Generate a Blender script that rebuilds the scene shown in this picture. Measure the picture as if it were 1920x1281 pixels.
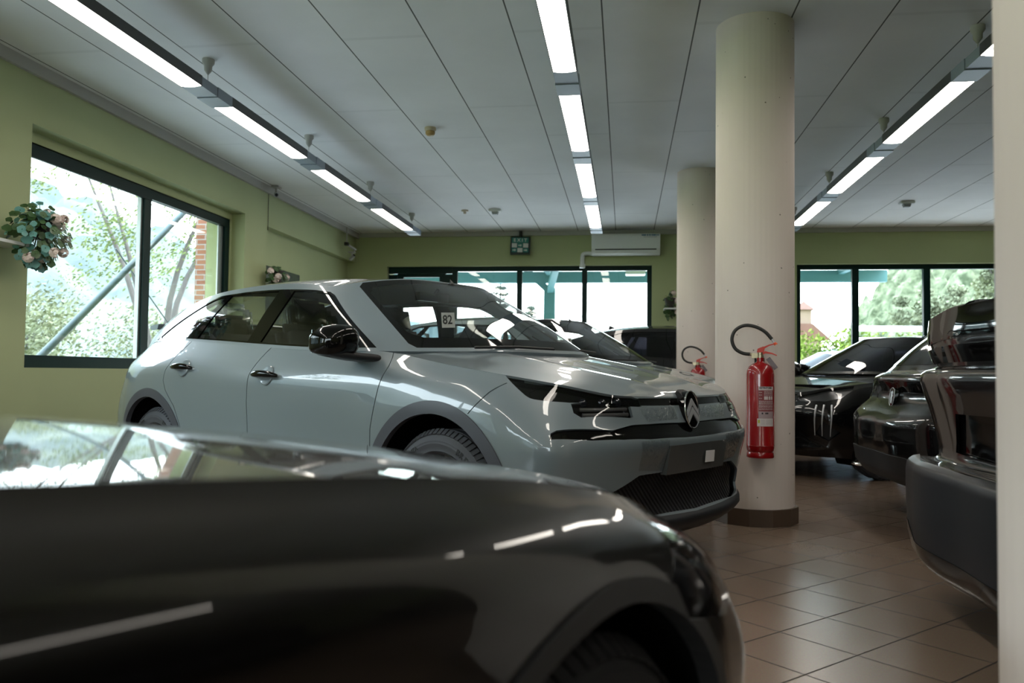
import bpy, bmesh, math, random
import numpy as np
from mathutils import Vector, Matrix, Euler
from mathutils.geometry import delaunay_2d_cdt

# ------------------------------------------------------------ camera, world, light, exposure
scene = bpy.context.scene
for o in list(bpy.data.objects):
    bpy.data.objects.remove(o, do_unlink=True)
COL = scene.collection
CAM_H = 0.935
cam_data = bpy.data.cameras.new('camera')
cam = bpy.data.objects.new('camera', cam_data)
COL.objects.link(cam)
cam_data.sensor_width = 36.0
cam_data.lens = 1526.6 / 1920 * 36.0
cam_data.clip_start = 0.02
cam_data.clip_end = 2000
yaw, pitch, roll = math.radians(7.91), math.radians(2.2105), 0.01229
fwd = Vector((-math.sin(yaw) * math.cos(pitch), math.cos(yaw) * math.cos(pitch), math.sin(pitch)))
rt0 = Vector((math.cos(yaw), math.sin(yaw), 0))
up0 = rt0.cross(fwd)
rt = rt0 * math.cos(roll) + up0 * math.sin(roll)
up = up0 * math.cos(roll) - rt0 * math.sin(roll)
cam.matrix_world = Matrix(((rt.x, up.x, -fwd.x, 0), (rt.y, up.y, -fwd.y, 0), (rt.z, up.z, -fwd.z, CAM_H), (0, 0, 0, 1)))
cam_data.dof.use_dof = True
cam_data.dof.focus_distance = 4.4
cam_data.dof.aperture_fstop = 3.2
scene.camera = cam

scene.view_settings.view_transform = 'Standard'
scene.view_settings.look = 'None'
scene.view_settings.exposure = 0.52
scene.view_settings.gamma = 1.0
scene.view_settings.use_curve_mapping = False
scene.cycles.max_bounces = 10
scene.cycles.transparent_max_bounces = 24
scene.cycles.caustics_reflective = False
scene.cycles.caustics_refractive = False
scene.cycles.sample_clamp_indirect = 6.0

SKY = 9.0
world = bpy.data.worlds.new('sky')
scene.world = world
world.use_nodes = True
nt = world.node_tree
nt.nodes.clear()
wo = nt.nodes.new('ShaderNodeOutputWorld')
bg = nt.nodes.new('ShaderNodeBackground')
tc = nt.nodes.new('ShaderNodeTexCoord')
sep = nt.nodes.new('ShaderNodeSeparateXYZ')
cr = nt.nodes.new('ShaderNodeValToRGB')
cr.color_ramp.elements[0].position = 0.0
cr.color_ramp.elements[0].color = (0.86, 0.93, 0.96, 1)
cr.color_ramp.elements[1].position = 0.7
cr.color_ramp.elements[1].color = (0.62, 0.78, 0.96, 1)
nt.links.new(tc.outputs['Generated'], sep.inputs[0])
nt.links.new(sep.outputs['Z'], cr.inputs[0])
nt.links.new(cr.outputs[0], bg.inputs['Color'])
bg.inputs['Strength'].default_value = SKY
nt.links.new(bg.outputs[0], wo.inputs['Surface'])

sun_data = bpy.data.lights.new('sun', 'SUN')
sun_data.energy = 7.0
sun_data.angle = math.radians(4)
sun_data.color = (1.0, 0.95, 0.86)
sun = bpy.data.objects.new('sun', sun_data)
sun.rotation_euler = Vector((0.35, 0.45, 0.82)).to_track_quat('Z', 'Y').to_euler()
COL.objects.link(sun)

ROOM = dict(x0=-4.48, x1=9.5, y0=-4.5, y1=13.15, z=3.25)
def portal(name, loc, rot, sx, sy):
    d = bpy.data.lights.new(name, 'AREA')
    d.shape = 'RECTANGLE'; d.size = sx; d.size_y = sy
    d.cycles.is_portal = True
    o = bpy.data.objects.new(name, d)
    o.location = loc; o.rotation_euler = rot
    COL.objects.link(o)
# daylight portals sit in the window openings (they emit nothing themselves)
for yc, ln in ((7.29, 3.45), (2.5, 3.7), (-2.2, 3.7)):
    portal('window_portal', (-4.9, yc, 1.84), (0, math.radians(-90), 0), 1.8, ln)
portal('window_portal', (-2.5, -4.95, 1.5), (math.radians(90), 0, 0), 3.4, 2.4)
portal('window_portal', (-1.75, 13.5, 1.35), (math.radians(-90), 0, 0), 4.3, 2.6)
portal('window_portal', (5.3, 13.5, 1.35), (math.radians(-90), 0, 0), 5.2, 2.6)

# ------------------------------------------------------------ materials
MATS = {}
def _mat(name):
    m = bpy.data.materials.new(name); m.use_nodes = True
    return m
def _bsdf(m):
    return m.node_tree.nodes['Principled BSDF']
def mat(name, col, rough=0.5, metal=0.0, coat=0.0, coat_rough=0.03, spec=0.5, noise=None, emit=None, emit_s=0.0, bump=None):
    if name in MATS: return MATS[name]
    m = _mat(name); b = _bsdf(m); N = m.node_tree.nodes; L = m.node_tree.links
    b.inputs['Base Color'].default_value = (*col, 1)
    b.inputs['Roughness'].default_value = rough
    b.inputs['Metallic'].default_value = metal
    b.inputs['Coat Weight'].default_value = coat
    b.inputs['Coat Roughness'].default_value = coat_rough
    b.inputs['Specular IOR Level'].default_value = spec
    if emit:
        b.inputs['Emission Color'].default_value = (*emit, 1)
        b.inputs['Emission Strength'].default_value = emit_s
    tcn = N.new('ShaderNodeTexCoord')
    if noise:   # (scale, amount)
        nz = N.new('ShaderNodeTexNoise'); nz.inputs['Scale'].default_value = noise[0]; nz.inputs['Detail'].default_value = 4
        mx = N.new('ShaderNodeMix'); mx.data_type = 'RGBA'
        mx.inputs['A'].default_value = (*[c * (1 - noise[1]) for c in col], 1)
        mx.inputs['B'].default_value = (*[min(1, c * (1 + noise[1])) for c in col], 1)
        L.new(tcn.outputs['Object'], nz.inputs['Vector'])
        L.new(nz.outputs['Fac'], mx.inputs['Factor']); L.new(mx.outputs['Result'], b.inputs['Base Color'])
    if bump:    # (scale, strength, distance)
        nz = N.new('ShaderNodeTexNoise'); nz.inputs['Scale'].default_value = bump[0]; nz.inputs['Detail'].default_value = 3
        bp = N.new('ShaderNodeBump'); bp.inputs['Strength'].default_value = bump[1]; bp.inputs['Distance'].default_value = bump[2]
        L.new(tcn.outputs['Object'], nz.inputs['Vector'])
        L.new(nz.outputs['Fac'], bp.inputs['Height']); L.new(bp.outputs[0], b.inputs['Normal'])
    MATS[name] = m
    return m
def glass_mat(name, tint, ior=1.45, boost=1.0, rough=0.0):
    """thin pane: transparent film with Fresnel reflection"""
    if name in MATS: return MATS[name]
    m = _mat(name); N = m.node_tree.nodes; L = m.node_tree.links
    N.clear()
    out = N.new('ShaderNodeOutputMaterial'); tr = N.new('ShaderNodeBsdfTransparent'); gl = N.new('ShaderNodeBsdfGlossy')
    # Schlick reflectance from the facing ratio (same from both sides of the pane)
    f0 = ((ior - 1) / (ior + 1)) ** 2
    lw = N.new('ShaderNodeLayerWeight'); lw.inputs['Blend'].default_value = 0.5
    pw = N.new('ShaderNodeMath'); pw.operation = 'POWER'; pw.inputs[1].default_value = 5.0
    mu = N.new('ShaderNodeMath'); mu.operation = 'MULTIPLY_ADD'; mu.inputs[1].default_value = (1 - f0) * boost; mu.inputs[2].default_value = f0 * boost; mu.use_clamp = True
    mx = N.new('ShaderNodeMixShader')
    tr.inputs['Color'].default_value = (*tint, 1); gl.inputs['Roughness'].default_value = rough
    L.new(lw.outputs['Facing'], pw.inputs[0]); L.new(pw.outputs[0], mu.inputs[0]); L.new(mu.outputs[0], mx.inputs['Fac'])
    L.new(tr.outputs[0], mx.inputs[1]); L.new(gl.outputs[0], mx.inputs[2]); L.new(mx.outputs[0], out.inputs['Surface'])
    MATS[name] = m
    return m

# ------------------------------------------------------------ object helpers
def link(o, parent=None):
    COL.objects.link(o)
    if parent is not None: o.parent = parent
    return o
def tag(o, label=None, cat=None, group=None, kind=None):
    if label: o['label'] = label
    if cat: o['category'] = cat
    if group: o['group'] = group
    if kind: o['kind'] = kind
    return o
def empty(name, loc=(0, 0, 0), rz=0.0):
    o = bpy.data.objects.new(name, None); o.empty_display_size = 0.1
    o.location = loc; o.rotation_euler = (0, 0, rz)
    return link(o)
def copy_tree(o, parent=None):
    c = o.copy(); COL.objects.link(c)
    if parent is not None:
        c.parent = parent
    for ch in list(o.children): copy_tree(ch, c)
    return c
class MB:
    """collects shapes into ONE mesh"""
    def __init__(s): s.v = []; s.f = []; s.m = []; s.sm = []
    def add(s, vs, fs, mi=0, smooth=True):
        b = len(s.v); s.v += [tuple(p) for p in vs]
        for f in fs: s.f.append(tuple(b + i for i in f)); s.m.append(mi); s.sm.append(smooth)
        return s
    def box(s, x0, x1, y0, y1, z0, z1, mi=0, M=None):
        v = [(x, y, z) for z in (z0, z1) for y in (y0, y1) for x in (x0, x1)]
        if M is not None: v = [tuple(M @ Vector(p)) for p in v]
        return s.add(v, [(0, 2, 3, 1), (4, 5, 7, 6), (0, 1, 5, 4), (2, 6, 7, 3), (0, 4, 6, 2), (1, 3, 7, 5)], mi, False)
    def bar(s, a, b, w, h=None, mi=0):
        a = Vector(a); b = Vector(b); h = h or w; d = b - a
        q = d.to_track_quat('Z', 'Y').to_matrix().to_4x4(); M = Matrix.Translation(a) @ q
        return s.box(-w / 2, w / 2, -h / 2, h / 2, 0, d.length, mi, M)
    def tube(s, pts, r, n=12, mi=0, cap=True):
        pts = [Vector(p) for p in pts]; rs = r if isinstance(r, (list, tuple)) else [r] * len(pts)
        vs = []; fs = []; prev = None
        for i, p in enumerate(pts):
            t = (pts[min(i + 1, len(pts) - 1)] - pts[max(i - 1, 0)]).normalized()
            if prev is None:
                nrm = t.orthogonal().normalized()
            else:
                nrm = (prev - t * prev.dot(t)).normalized()
            prev = nrm; bn = t.cross(nrm)
            for k in range(n):
                a = 2 * math.pi * k / n
                vs.append(p + (nrm * math.cos(a) + bn * math.sin(a)) * rs[i])
        for i in range(len(pts) - 1):
            for k in range(n):
                k2 = (k + 1) % n
                fs.append((i * n + k, i * n + k2, (i + 1) * n + k2, (i + 1) * n + k))
        if cap:
            fs.append(tuple(range(n))[::-1]); fs.append(tuple((len(pts) - 1) * n + k for k in range(n)))
        return s.add(vs, fs, mi)
    def lathe(s, prof, n=32, M=None, mi=0, closed=False):
        """prof: (radius, height) about local Z"""
        vs = []; fs = []
        for (r, z) in prof:
            for k in range(n):
                a = 2 * math.pi * k / n; p = Vector((r * math.cos(a), r * math.sin(a), z))
                vs.append(M @ p if M is not None else p)
        for i in range(len(prof) - 1):
            for k in range(n):
                k2 = (k + 1) % n
                fs.append((i * n + k, i * n + k2, (i + 1) * n + k2, (i + 1) * n + k))
        return s.add(vs, fs, mi)
    def prism(s, poly, z0, z1, M=None, mi=0, smooth=False):
        n = len(poly); v = [Vector((x, y, z0)) for x, y in poly] + [Vector((x, y, z1)) for x, y in poly]
        if M is not None: v = [M @ p for p in v]
        f = [tuple(range(n))[::-1], tuple(range(n, 2 * n))] + [(i, (i + 1) % n, n + (i + 1) % n, n + i) for i in range(n)]
        return s.add(v, f, mi, smooth)
    def build(s, name, mats, parent=None, bevel=0.0, autosmooth=40):
        me = bpy.data.meshes.new(name); me.from_pydata(s.v, [], s.f)
        if not isinstance(mats, (list, tuple)): mats = [mats]
        for m in mats: me.materials.append(m)
        for p, mi, sm in zip(me.polygons, s.m, s.sm): p.material_index = mi; p.use_smooth = sm
        o = bpy.data.objects.new(name, me); link(o, parent)
        if bevel:
            bm = bmesh.new(); bm.from_mesh(me)
            bmesh.ops.remove_doubles(bm, verts=bm.verts, dist=1e-5)
            es = [e for e in bm.edges if len(e.link_faces) == 2 and e.calc_face_angle(0) > 0.5]
            bmesh.ops.bevel(bm, geom=es, offset=bevel, segments=2, affect='EDGES', clamp_overlap=True)
            bm.to_mesh(me); bm.free()
        me.update()
        if autosmooth and any(s.sm):
            me.set_sharp_from_angle(angle=math.radians(autosmooth))
        return o
def struct(o):
    o['kind'] = 'structure'; return o
def text_mesh(txt, size, extrude=0.0, bold=0.0, align='CENTER'):
    cu = bpy.data.curves.new('lettering', 'FONT'); cu.body = txt; cu.size = size; cu.extrude = extrude
    cu.offset = bold; cu.align_x = align; cu.align_y = 'CENTER'; cu.resolution_u = 3
    o = bpy.data.objects.new('lettering', cu); COL.objects.link(o)
    dg = bpy.context.evaluated_depsgraph_get(); dg.update()
    me = bpy.data.meshes.new_from_object(o.evaluated_get(dg))
    bpy.data.objects.remove(o, do_unlink=True)
    return me
def text_obj(name, txt, size, m, M, parent=None, bold=0.0, align='CENTER', extrude=0.0004):
    me = text_mesh(txt, size, extrude, bold, align); me.transform(M); me.materials.clear(); me.materials.append(m)
    me.name = name
    o = bpy.data.objects.new(name, me)
    return link(o, parent)
def frame_M(origin, xdir, ydir):
    x = Vector(xdir).normalized(); y = Vector(ydir).normalized(); z = x.cross(y).normalized(); y = z.cross(x)
    M = Matrix(((x.x, y.x, z.x, 0), (x.y, y.y, z.y, 0), (x.z, y.z, z.z, 0), (0, 0, 0, 1)))
    return Matrix.Translation(Vector(origin)) @ M
# ------------------------------------------------------------ room shell
random.seed(4)
X0, X1, Y0, Y1, ZC = ROOM['x0'], ROOM['x1'], ROOM['y0'], ROOM['y1'], ROOM['z']
# floor material: 30 cm tiles laid at 45 degrees
def floor_material():
    m = _mat('floor_tiles'); b = _bsdf(m); N = m.node_tree.nodes; L = m.node_tree.links
    tcn = N.new('ShaderNodeTexCoord'); mp = N.new('ShaderNodeMapping'); mp.vector_type = 'TEXTURE'
    mp.inputs['Location'].default_value = (0.781, 2.910, 0); mp.inputs['Rotation'].default_value = (0, 0, math.radians(45))
    mp.inputs['Scale'].default_value = (0.30323, 0.30323, 1)
    br = N.new('ShaderNodeTexBrick'); br.offset = 0.0; br.squash = 1.0
    br.inputs['Scale'].default_value = 1.0; br.inputs['Brick Width'].default_value = 1.0; br.inputs['Row Height'].default_value = 1.0
    br.inputs['Mortar Size'].default_value = 0.012; br.inputs['Mortar Smooth'].default_value = 0.2
    br.inputs['Color1'].default_value = (0.235, 0.170, 0.125, 1); br.inputs['Color2'].default_value = (0.205, 0.148, 0.11, 1)
    br.inputs['Mortar'].default_value = (0.035, 0.024, 0.018, 1)
    nz = N.new('ShaderNodeTexNoise'); nz.inputs['Scale'].default_value = 160; nz.inputs['Detail'].default_value = 4
    mx = N.new('ShaderNodeMix'); mx.data_type = 'RGBA'; mx.blend_type = 'MULTIPLY'; mx.inputs['Factor'].default_value = 0.35
    L.new(tcn.outputs['Object'], mp.inputs[0]); L.new(mp.outputs[0], br.inputs['Vector'])
    L.new(tcn.outputs['Object'], nz.inputs['Vector'])
    L.new(br.outputs['Color'], mx.inputs['A']); L.new(nz.outputs['Color'], mx.inputs['B'])
    L.new(mx.outputs['Result'], b.inputs['Base Color'])
    rr = N.new('ShaderNodeMapRange'); rr.inputs['To Min'].default_value = 0.24; rr.inputs['To Max'].default_value = 0.7
    L.new(br.outputs['Fac'], rr.inputs['Value']); L.new(rr.outputs[0], b.inputs['Roughness'])
    bp = N.new('ShaderNodeBump'); bp.invert = True; bp.inputs['Strength'].default_value = 0.6; bp.inputs['Distance'].default_value = 0.002
    L.new(br.outputs['Fac'], bp.inputs['Height']); L.new(bp.outputs[0], b.inputs['Normal'])
    return m
def ceiling_material():
    m = _mat('ceiling_panels'); b = _bsdf(m); N = m.node_tree.nodes; L = m.node_tree.links
    tcn = N.new('ShaderNodeTexCoord'); mp = N.new('ShaderNodeMapping'); mp.vector_type = 'TEXTURE'
    mp.inputs['Location'].default_value = (-0.16, 0.55, 0); mp.inputs['Scale'].default_value = (0.6055, 2.42, 1)
    br = N.new('ShaderNodeTexBrick'); br.offset = 0.37; br.squash = 1.0
    # long seams run along Y: swap axes so that rows stack along X
    sp = N.new('ShaderNodeSeparateXYZ'); cb = N.new('ShaderNodeCombineXYZ')
    L.new(tcn.outputs['Object'], mp.inputs[0]); L.new(mp.outputs[0], sp.inputs[0])
    L.new(sp.outputs['Y'], cb.inputs['X']); L.new(sp.outputs['X'], cb.inputs['Y'])
    L.new(cb.outputs[0], br.inputs['Vector'])
    br.inputs['Scale'].default_value = 1.0; br.inputs['Brick Width'].default_value = 1.0; br.inputs['Row Height'].default_value = 1.0
    br.inputs['Mortar Size'].default_value = 0.009; br.inputs['Mortar Smooth'].default_value = 0.1
    br.inputs['Color1'].default_value = (0.84, 0.84, 0.85, 1); br.inputs['Color2'].default_value = (0.78, 0.78, 0.80, 1)
    br.inputs['Mortar'].default_value = (0.15, 0.15, 0.15, 1)
    # keep end joints much fainter than the long seams
    fx = N.new('ShaderNodeMath'); fx.operation = 'FRACT'; L.new(sp.outputs['X'], fx.inputs[0])
    ab = N.new('ShaderNodeMath'); ab.operation = 'PINGPONG'; ab.inputs[1].default_value = 0.5; L.new(sp.outputs['X'], ab.inputs[0])
    lt = N.new('ShaderNodeMath'); lt.operation = 'LESS_THAN'; lt.inputs[1].default_value = 0.0085; L.new(ab.outputs[0], lt.inputs[0])
    seam = N.new('ShaderNodeMix'); seam.data_type = 'RGBA'; seam.inputs['A'].default_value = (0.82, 0.82, 0.83, 1); seam.inputs['B'].default_value = (0.12, 0.12, 0.12, 1)
    L.new(lt.outputs[0], seam.inputs['Factor'])
    cm = N.new('ShaderNodeMix'); cm.data_type = 'RGBA'; cm.inputs['Factor'].default_value = 0.09
    L.new(seam.outputs['Result'], cm.inputs['A']); L.new(br.outputs['Color'], cm.inputs['B'])
    nz = N.new('ShaderNodeTexNoise'); nz.inputs['Scale'].default_value = 1.3; nz.inputs['Detail'].default_value = 6
    L.new(tcn.outputs['Object'], nz.inputs['Vector'])
    rp = N.new('ShaderNodeMapRange'); rp.inputs['To Min'].default_value = 0.86; rp.inputs['To Max'].default_value = 1.1
    L.new(nz.outputs['Fac'], rp.inputs['Value'])
    mm = N.new('ShaderNodeMix'); mm.data_type = 'RGBA'; mm.blend_type = 'MULTIPLY'; mm.inputs['Factor'].default_value = 1
    L.new(cm.outputs['Result'], mm.inputs['A']); L.new(rp.outputs[0], mm.inputs['B'])
    L.new(mm.outputs['Result'], b.inputs['Base Color'])
    b.inputs['Roughness'].default_value = 0.85
    # old filler blotches in slight relief
    n2 = N.new('ShaderNodeTexNoise'); n2.inputs['Scale'].default_value = 3.0; n2.inputs['Detail'].default_value = 8
    L.new(tcn.outputs['Object'], n2.inputs['Vector'])
    r2 = N.new('ShaderNodeMapRange'); r2.inputs['From Min'].default_value = 0.62; r2.inputs['From Max'].default_value = 0.72
    L.new(n2.outputs['Fac'], r2.inputs['Value'])
    bp = N.new('ShaderNodeBump'); bp.inputs['Strength'].default_value = 0.35; bp.inputs['Distance'].default_value = 0.004
    L.new(r2.outputs[0], bp.inputs['Height']); L.new(bp.outputs[0], b.inputs['Normal'])
    return m
M_FLOOR = floor_material(); M_CEIL = ceiling_material()
M_GREEN = mat('green_wall_paint', (0.40, 0.44, 0.235), 0.75, noise=(1.4, 0.08), bump=(45, 0.15, 0.003))
M_CORN = mat('cornice_paint', (0.42, 0.41, 0.38), 0.8)
M_FRAME = mat('dark_green_metal_frame', (0.004, 0.020, 0.018), 0.42, spec=.14)
M_PANE = glass_mat('window_pane_glass', (0.96, 0.985, 0.97), 1.45)
M_WHITE = mat('white_plastic', (0.72, 0.73, 0.72), 0.4)
M_BLACKP = mat('matt_black_plastic', (0.014, 0.014, 0.015), 0.55, spec=0.35)

MB().box(X0 - .6, X1 + .3, Y0 - .3, Y1 + .4, -0.2, 0).build('floor', M_FLOOR); struct(bpy.data.objects['floor'])
struct(MB().box(X0 - .4, X1 + .3, Y0 - .3, Y1 + .4, ZC, ZC + .3).build('ceiling', M_CEIL))

def wall_with_holes(name, axis, pos, thick, a0, a1, holes, z0=0, z1=ZC, m=M_GREEN):
    """axis 'x': wall plane x=pos running along y; thick signed away from the room"""
    b = MB(); cuts = sorted(holes)
    def bx(s0, s1, q0, q1):
        lo, hi = min(pos, pos + thick), max(pos, pos + thick)
        if axis == 'x': b.box(lo, hi, s0, s1, q0, q1)
        else: b.box(s0, s1, lo, hi, q0, q1)
    s = a0
    for (h0, h1, q0, q1) in cuts:
        bx(s, h0, z0, z1)
        if q0 > z0: bx(h0, h1, z0, q0)
        if q1 < z1: bx(h0, h1, q1, z1)
        s = h1
    bx(s, a1, z0, z1)
    return struct(b.build(name, m))
# left wall, stepping back beyond y = 9.68 under a beam
LWIN = [(-4.1, -0.35, .93, 2.79), (0.6, 4.35, .93, 2.79), (5.57, 9.08, .93, 2.79)]
b = MB()
s = Y0 - .3
for (h0, h1, q0, q1) in LWIN:
    b.box(X0 - .45, X0, s, h0, 0, ZC); b.box(X0 - .45, X0, h0, h1, 0, q0); b.box(X0 - .45, X0, h0, h1, q1, ZC); s = h1
b.box(X0 - .45, X0, s, 9.68, 0, ZC)
for (h0, h1, q0, q1) in LWIN:      # inner reveal step that the frames sit against
    b.box(X0 - .45, X0 - .165, h0, h1, 2.70, q1); b.box(X0 - .45, X0 - .165, h1 - .06, h1, q0, 2.70); b.box(X0 - .45, X0 - .165, h0, h0 + .04, q0, 2.70)
b.box(X0 - .45, X0 - .03, 9.68, Y1 + .4, 2.76, ZC)
b.box(X0 - .45, X0 - .16, 9.68, Y1 + .4, 0, 2.76)
struct(b.build('wall_left', M_GREEN))
BW = [(-3.95, 0.42, 0.0, 2.69), (2.65, 7.87, 0.0, 2.69)]
wall_with_holes('wall_back', 'y', Y1, .4, X0 - .45, X1 + .3, BW)
wall_with_holes('wall_right', 'x', X1, .3, Y0 - .3, Y1 + .4, [])
wall_with_holes('wall_front', 'y', Y0, -.3, X0 - .45, X1 + .3, [(-4.2, -.8, 0.3, 2.7)])
# cornices
struct(MB().box(X0, X0 + .035, Y0, Y1, ZC - .09, ZC).build('trim_1', M_CORN))
struct(MB().box(X0, X1, Y1 - .035, Y1, ZC - .07, ZC).build('trim_2', M_CORN))
for nm, args in (('baseboard_left', (X0, X0 + .015, Y0, 9.68, 0, .1)), ('baseboard_right', (X1 - .015, X1, Y0, Y1, 0, .1))):
    struct(MB().box(*args).build(nm, mat('brown_skirting_tile', (0.09, 0.06, 0.042), 0.35)))

# windows
def window(name, axis, plane, a0, a1, z0, z1, mullions, fw=.07, mw=.06, depth=.07, extra=None):
    root = empty(name, (0, 0, 0)); root['kind'] = 'structure'
    def P(s0, s1, q0, q1, d0, d1, bb):
        if axis == 'x': bb.box(plane + d0, plane + d1, s0, s1, q0, q1)
        else: bb.box(s0, s1, plane + d0, plane + d1, q0, q1)
    f = MB(); h = depth / 2
    P(a0, a1, z1 - fw, z1, -h, h, f); P(a0, a1, z0, z0 + fw, -h, h, f)
    P(a0, a0 + fw, z0 + fw, z1 - fw, -h, h, f); P(a1 - fw, a1, z0 + fw, z1 - fw, -h, h, f)
    f.build('window_frame', M_FRAME, root)
    edges = [a0 + fw]
    for mx_ in mullions:
        q = MB(); P(mx_ - mw / 2, mx_ + mw / 2, z0 + fw, z1 - fw, -h, h, q); q.build('mullion', M_FRAME, root)
        edges += [mx_ - mw / 2, mx_ + mw / 2]
    edges.append(a1 - fw)
    for i in range(0, len(edges), 2):
        q = MB(); P(edges[i], edges[i + 1], z0 + fw, z1 - fw, -.004, .004, q); q.build('pane', M_PANE, root)
    return root
window('window_1', 'x', X0 - .20, 5.52, 9.03, .93, 2.71, [], .10)
w1 = bpy.data.objects['window_1']
# sliding sashes of the left window: bright inner edge, dark green leaf
q = MB(); q.box(X0 - .215, X0 - .15, 7.29, 7.40, 1.02, 2.62); q.build('mullion', M_FRAME, w1)
q = MB(); q.box(X0 - .215, X0 - .175, 7.265, 7.29, 1.02, 2.62); q.build('sash_edge', mat('pale_aluminium', (0.42, 0.46, 0.46), 0.4, metal=.6), w1)
q = MB(); q.box(X0 - .17, X0 - .145, 5.6, 7.40, 2.585, 2.63); q.build('top_rail', M_FRAME, w1)
q = MB(); q.box(X0 - .20, X0 - .11, 5.57, 9.0, .93, 1.0); q.build('sill', M_FRAME, w1)
q = MB(); q.box(X0 - .215, X0 - .20, 8.83, 8.93, 1.03, 2.61); q.build('sash_edge', MATS['pale_aluminium'], w1)
window('window_4', 'x', X0 - .20, .62, 4.33, .95, 2.71, [2.45], .10)
window('window_5', 'x', X0 - .20, -4.08, -.37, .95, 2.71, [-2.2], .10)
window('window_6', 'y', Y0 - .1, -4.2, -.8, .3, 2.7, [-2.5], .08)
window('window_2', 'y', Y1 + .14, -2.86, .43, .02, 2.70, [-1.73, -.66], .085, .085)
window('window_3', 'y', Y1 + .14, 2.64, 7.88, .02, 2.70, [3.55, 4.60, 5.65, 6.7], .085, .10)
# glazed door at the left end of the back window
d = empty('door_1', (0, 0, 0)); d['kind'] = 'structure'
q = MB(); yy = Y1 + .14
q.box(-3.96, -2.86, yy - .045, yy + .045, 2.58, 2.70); q.box(-3.96, -3.80, yy - .045, yy + .045, 0, 2.56); q.box(-2.98, -2.86, yy - .045, yy + .045, 0, 2.56)
q.build('door_frame', M_FRAME, d)
q = MB(); q.box(-3.80, -2.98, yy - .03, yy + .03, 2.52, 2.58); q.box(-3.80, -3.70, yy - .03, yy + .03, .02, 2.52); q.box(-3.08, -2.98, yy - .03, yy + .03, .02, 2.52); q.box(-3.70, -3.08, yy - .03, yy + .03, .02, .2)
leaf = q.build('door_leaf', M_FRAME, d)
q = MB(); q.box(-3.70, -3.08, yy - .004, yy + .004, .2, 2.52); q.build('pane', M_PANE, leaf)
q = MB(); q.tube([(-3.66, yy - .05, 1.0), (-3.66, yy - .09, 1.0), (-3.56, yy - .09, 1.0)], .01); q.build('door_handle', mat('dull_chrome', (.5, .5, .5), .3, metal=1), leaf)

# round concrete columns with tiled skirting
def column_material():
    m = mat('painted_concrete', (0.72, 0.635, 0.58), 0.7, noise=(3, 0.05))
    b = _bsdf(m); N = m.node_tree.nodes; L = m.node_tree.links
    tcn = N.new('ShaderNodeTexCoord'); vo = N.new('ShaderNodeTexVoronoi'); vo.inputs['Scale'].default_value = 13
    L.new(tcn.outputs['Object'], vo.inputs['Vector'])
    nz = N.new('ShaderNodeTexNoise'); nz.inputs['Scale'].default_value = 30
    L.new(tcn.outputs['Object'], nz.inputs['Vector'])
    ad = N.new('ShaderNodeMath'); ad.operation = 'MULTIPLY_ADD'; ad.inputs[1].default_value = 0.09
    L.new(nz.outputs['Fac'], ad.inputs[0]); L.new(vo.outputs['Distance'], ad.inputs[2])
    lt = N.new('ShaderNodeMath'); lt.operation = 'LESS_THAN'; lt.inputs[1].default_value = 0.105; L.new(ad.outputs[0], lt.inputs[0])
    mx = N.new('ShaderNodeMix'); mx.data_type = 'RGBA'; mx.inputs['B'].default_value = (0.22, 0.19, 0.16, 1)
    src = b.inputs['Base Color'].links[0].from_socket
    L.new(src, mx.inputs['A']); L.new(lt.outputs[0], mx.inputs['Factor']); L.new(mx.outputs['Result'], b.inputs['Base Color'])
    # faint vertical board marks in relief
    sp = N.new('ShaderNodeSeparateXYZ'); at = N.new('ShaderNodeMath'); at.operation = 'ARCTAN2'
    L.new(tcn.outputs['Object'], sp.inputs[0]); L.new(sp.outputs['X'], at.inputs[0]); L.new(sp.outputs['Y'], at.inputs[1])
    sn = N.new('ShaderNodeMath'); sn.operation = 'MULTIPLY'; sn.inputs[1].default_value = 46; L.new(at.outputs[0], sn.inputs[0])
    s2 = N.new('ShaderNodeMath'); s2.operation = 'SINE'; L.new(sn.outputs[0], s2.inputs[0])
    bp = N.new('ShaderNodeBump'); bp.inputs['Strength'].default_value = 0.10; bp.inputs['Distance'].default_value = 0.003
    L.new(s2.outputs[0], bp.inputs['Height']); L.new(bp.outputs[0], b.inputs['Normal'])
    return m
M_COL = column_material()
def column(x, y, r, label):
    root = empty('column', (x, y, 0)); tag(root, label, 'column', 'round pale concrete columns')
    MB().lathe([(r, 0), (r, ZC)], 72).build('shaft', M_COL, root)
    n = 12; b = MB(); R0 = (r + .014) / math.cos(math.pi / n)
    poly = [(R0 * math.cos(2 * math.pi * (k + .5) / n), R0 * math.sin(2 * math.pi * (k + .5) / n)) for k in range(n)]
    b.prism(poly, 0, .105)
    b.build('tile_skirting', mat('brown_skirting_tile', (0.09, 0.06, 0.042), 0.35), root, bevel=.002)
    return root
column(.84, 5.50, .25, 'round pale concrete column with a red extinguisher, brown tiled foot in view')
column(.83, 9.43, .25, 'farther round pale column, behind the bonnets of the grey cars')
column(.86, 1.40, .25, 'blurred pale column cut off by the right edge of the photo')

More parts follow.
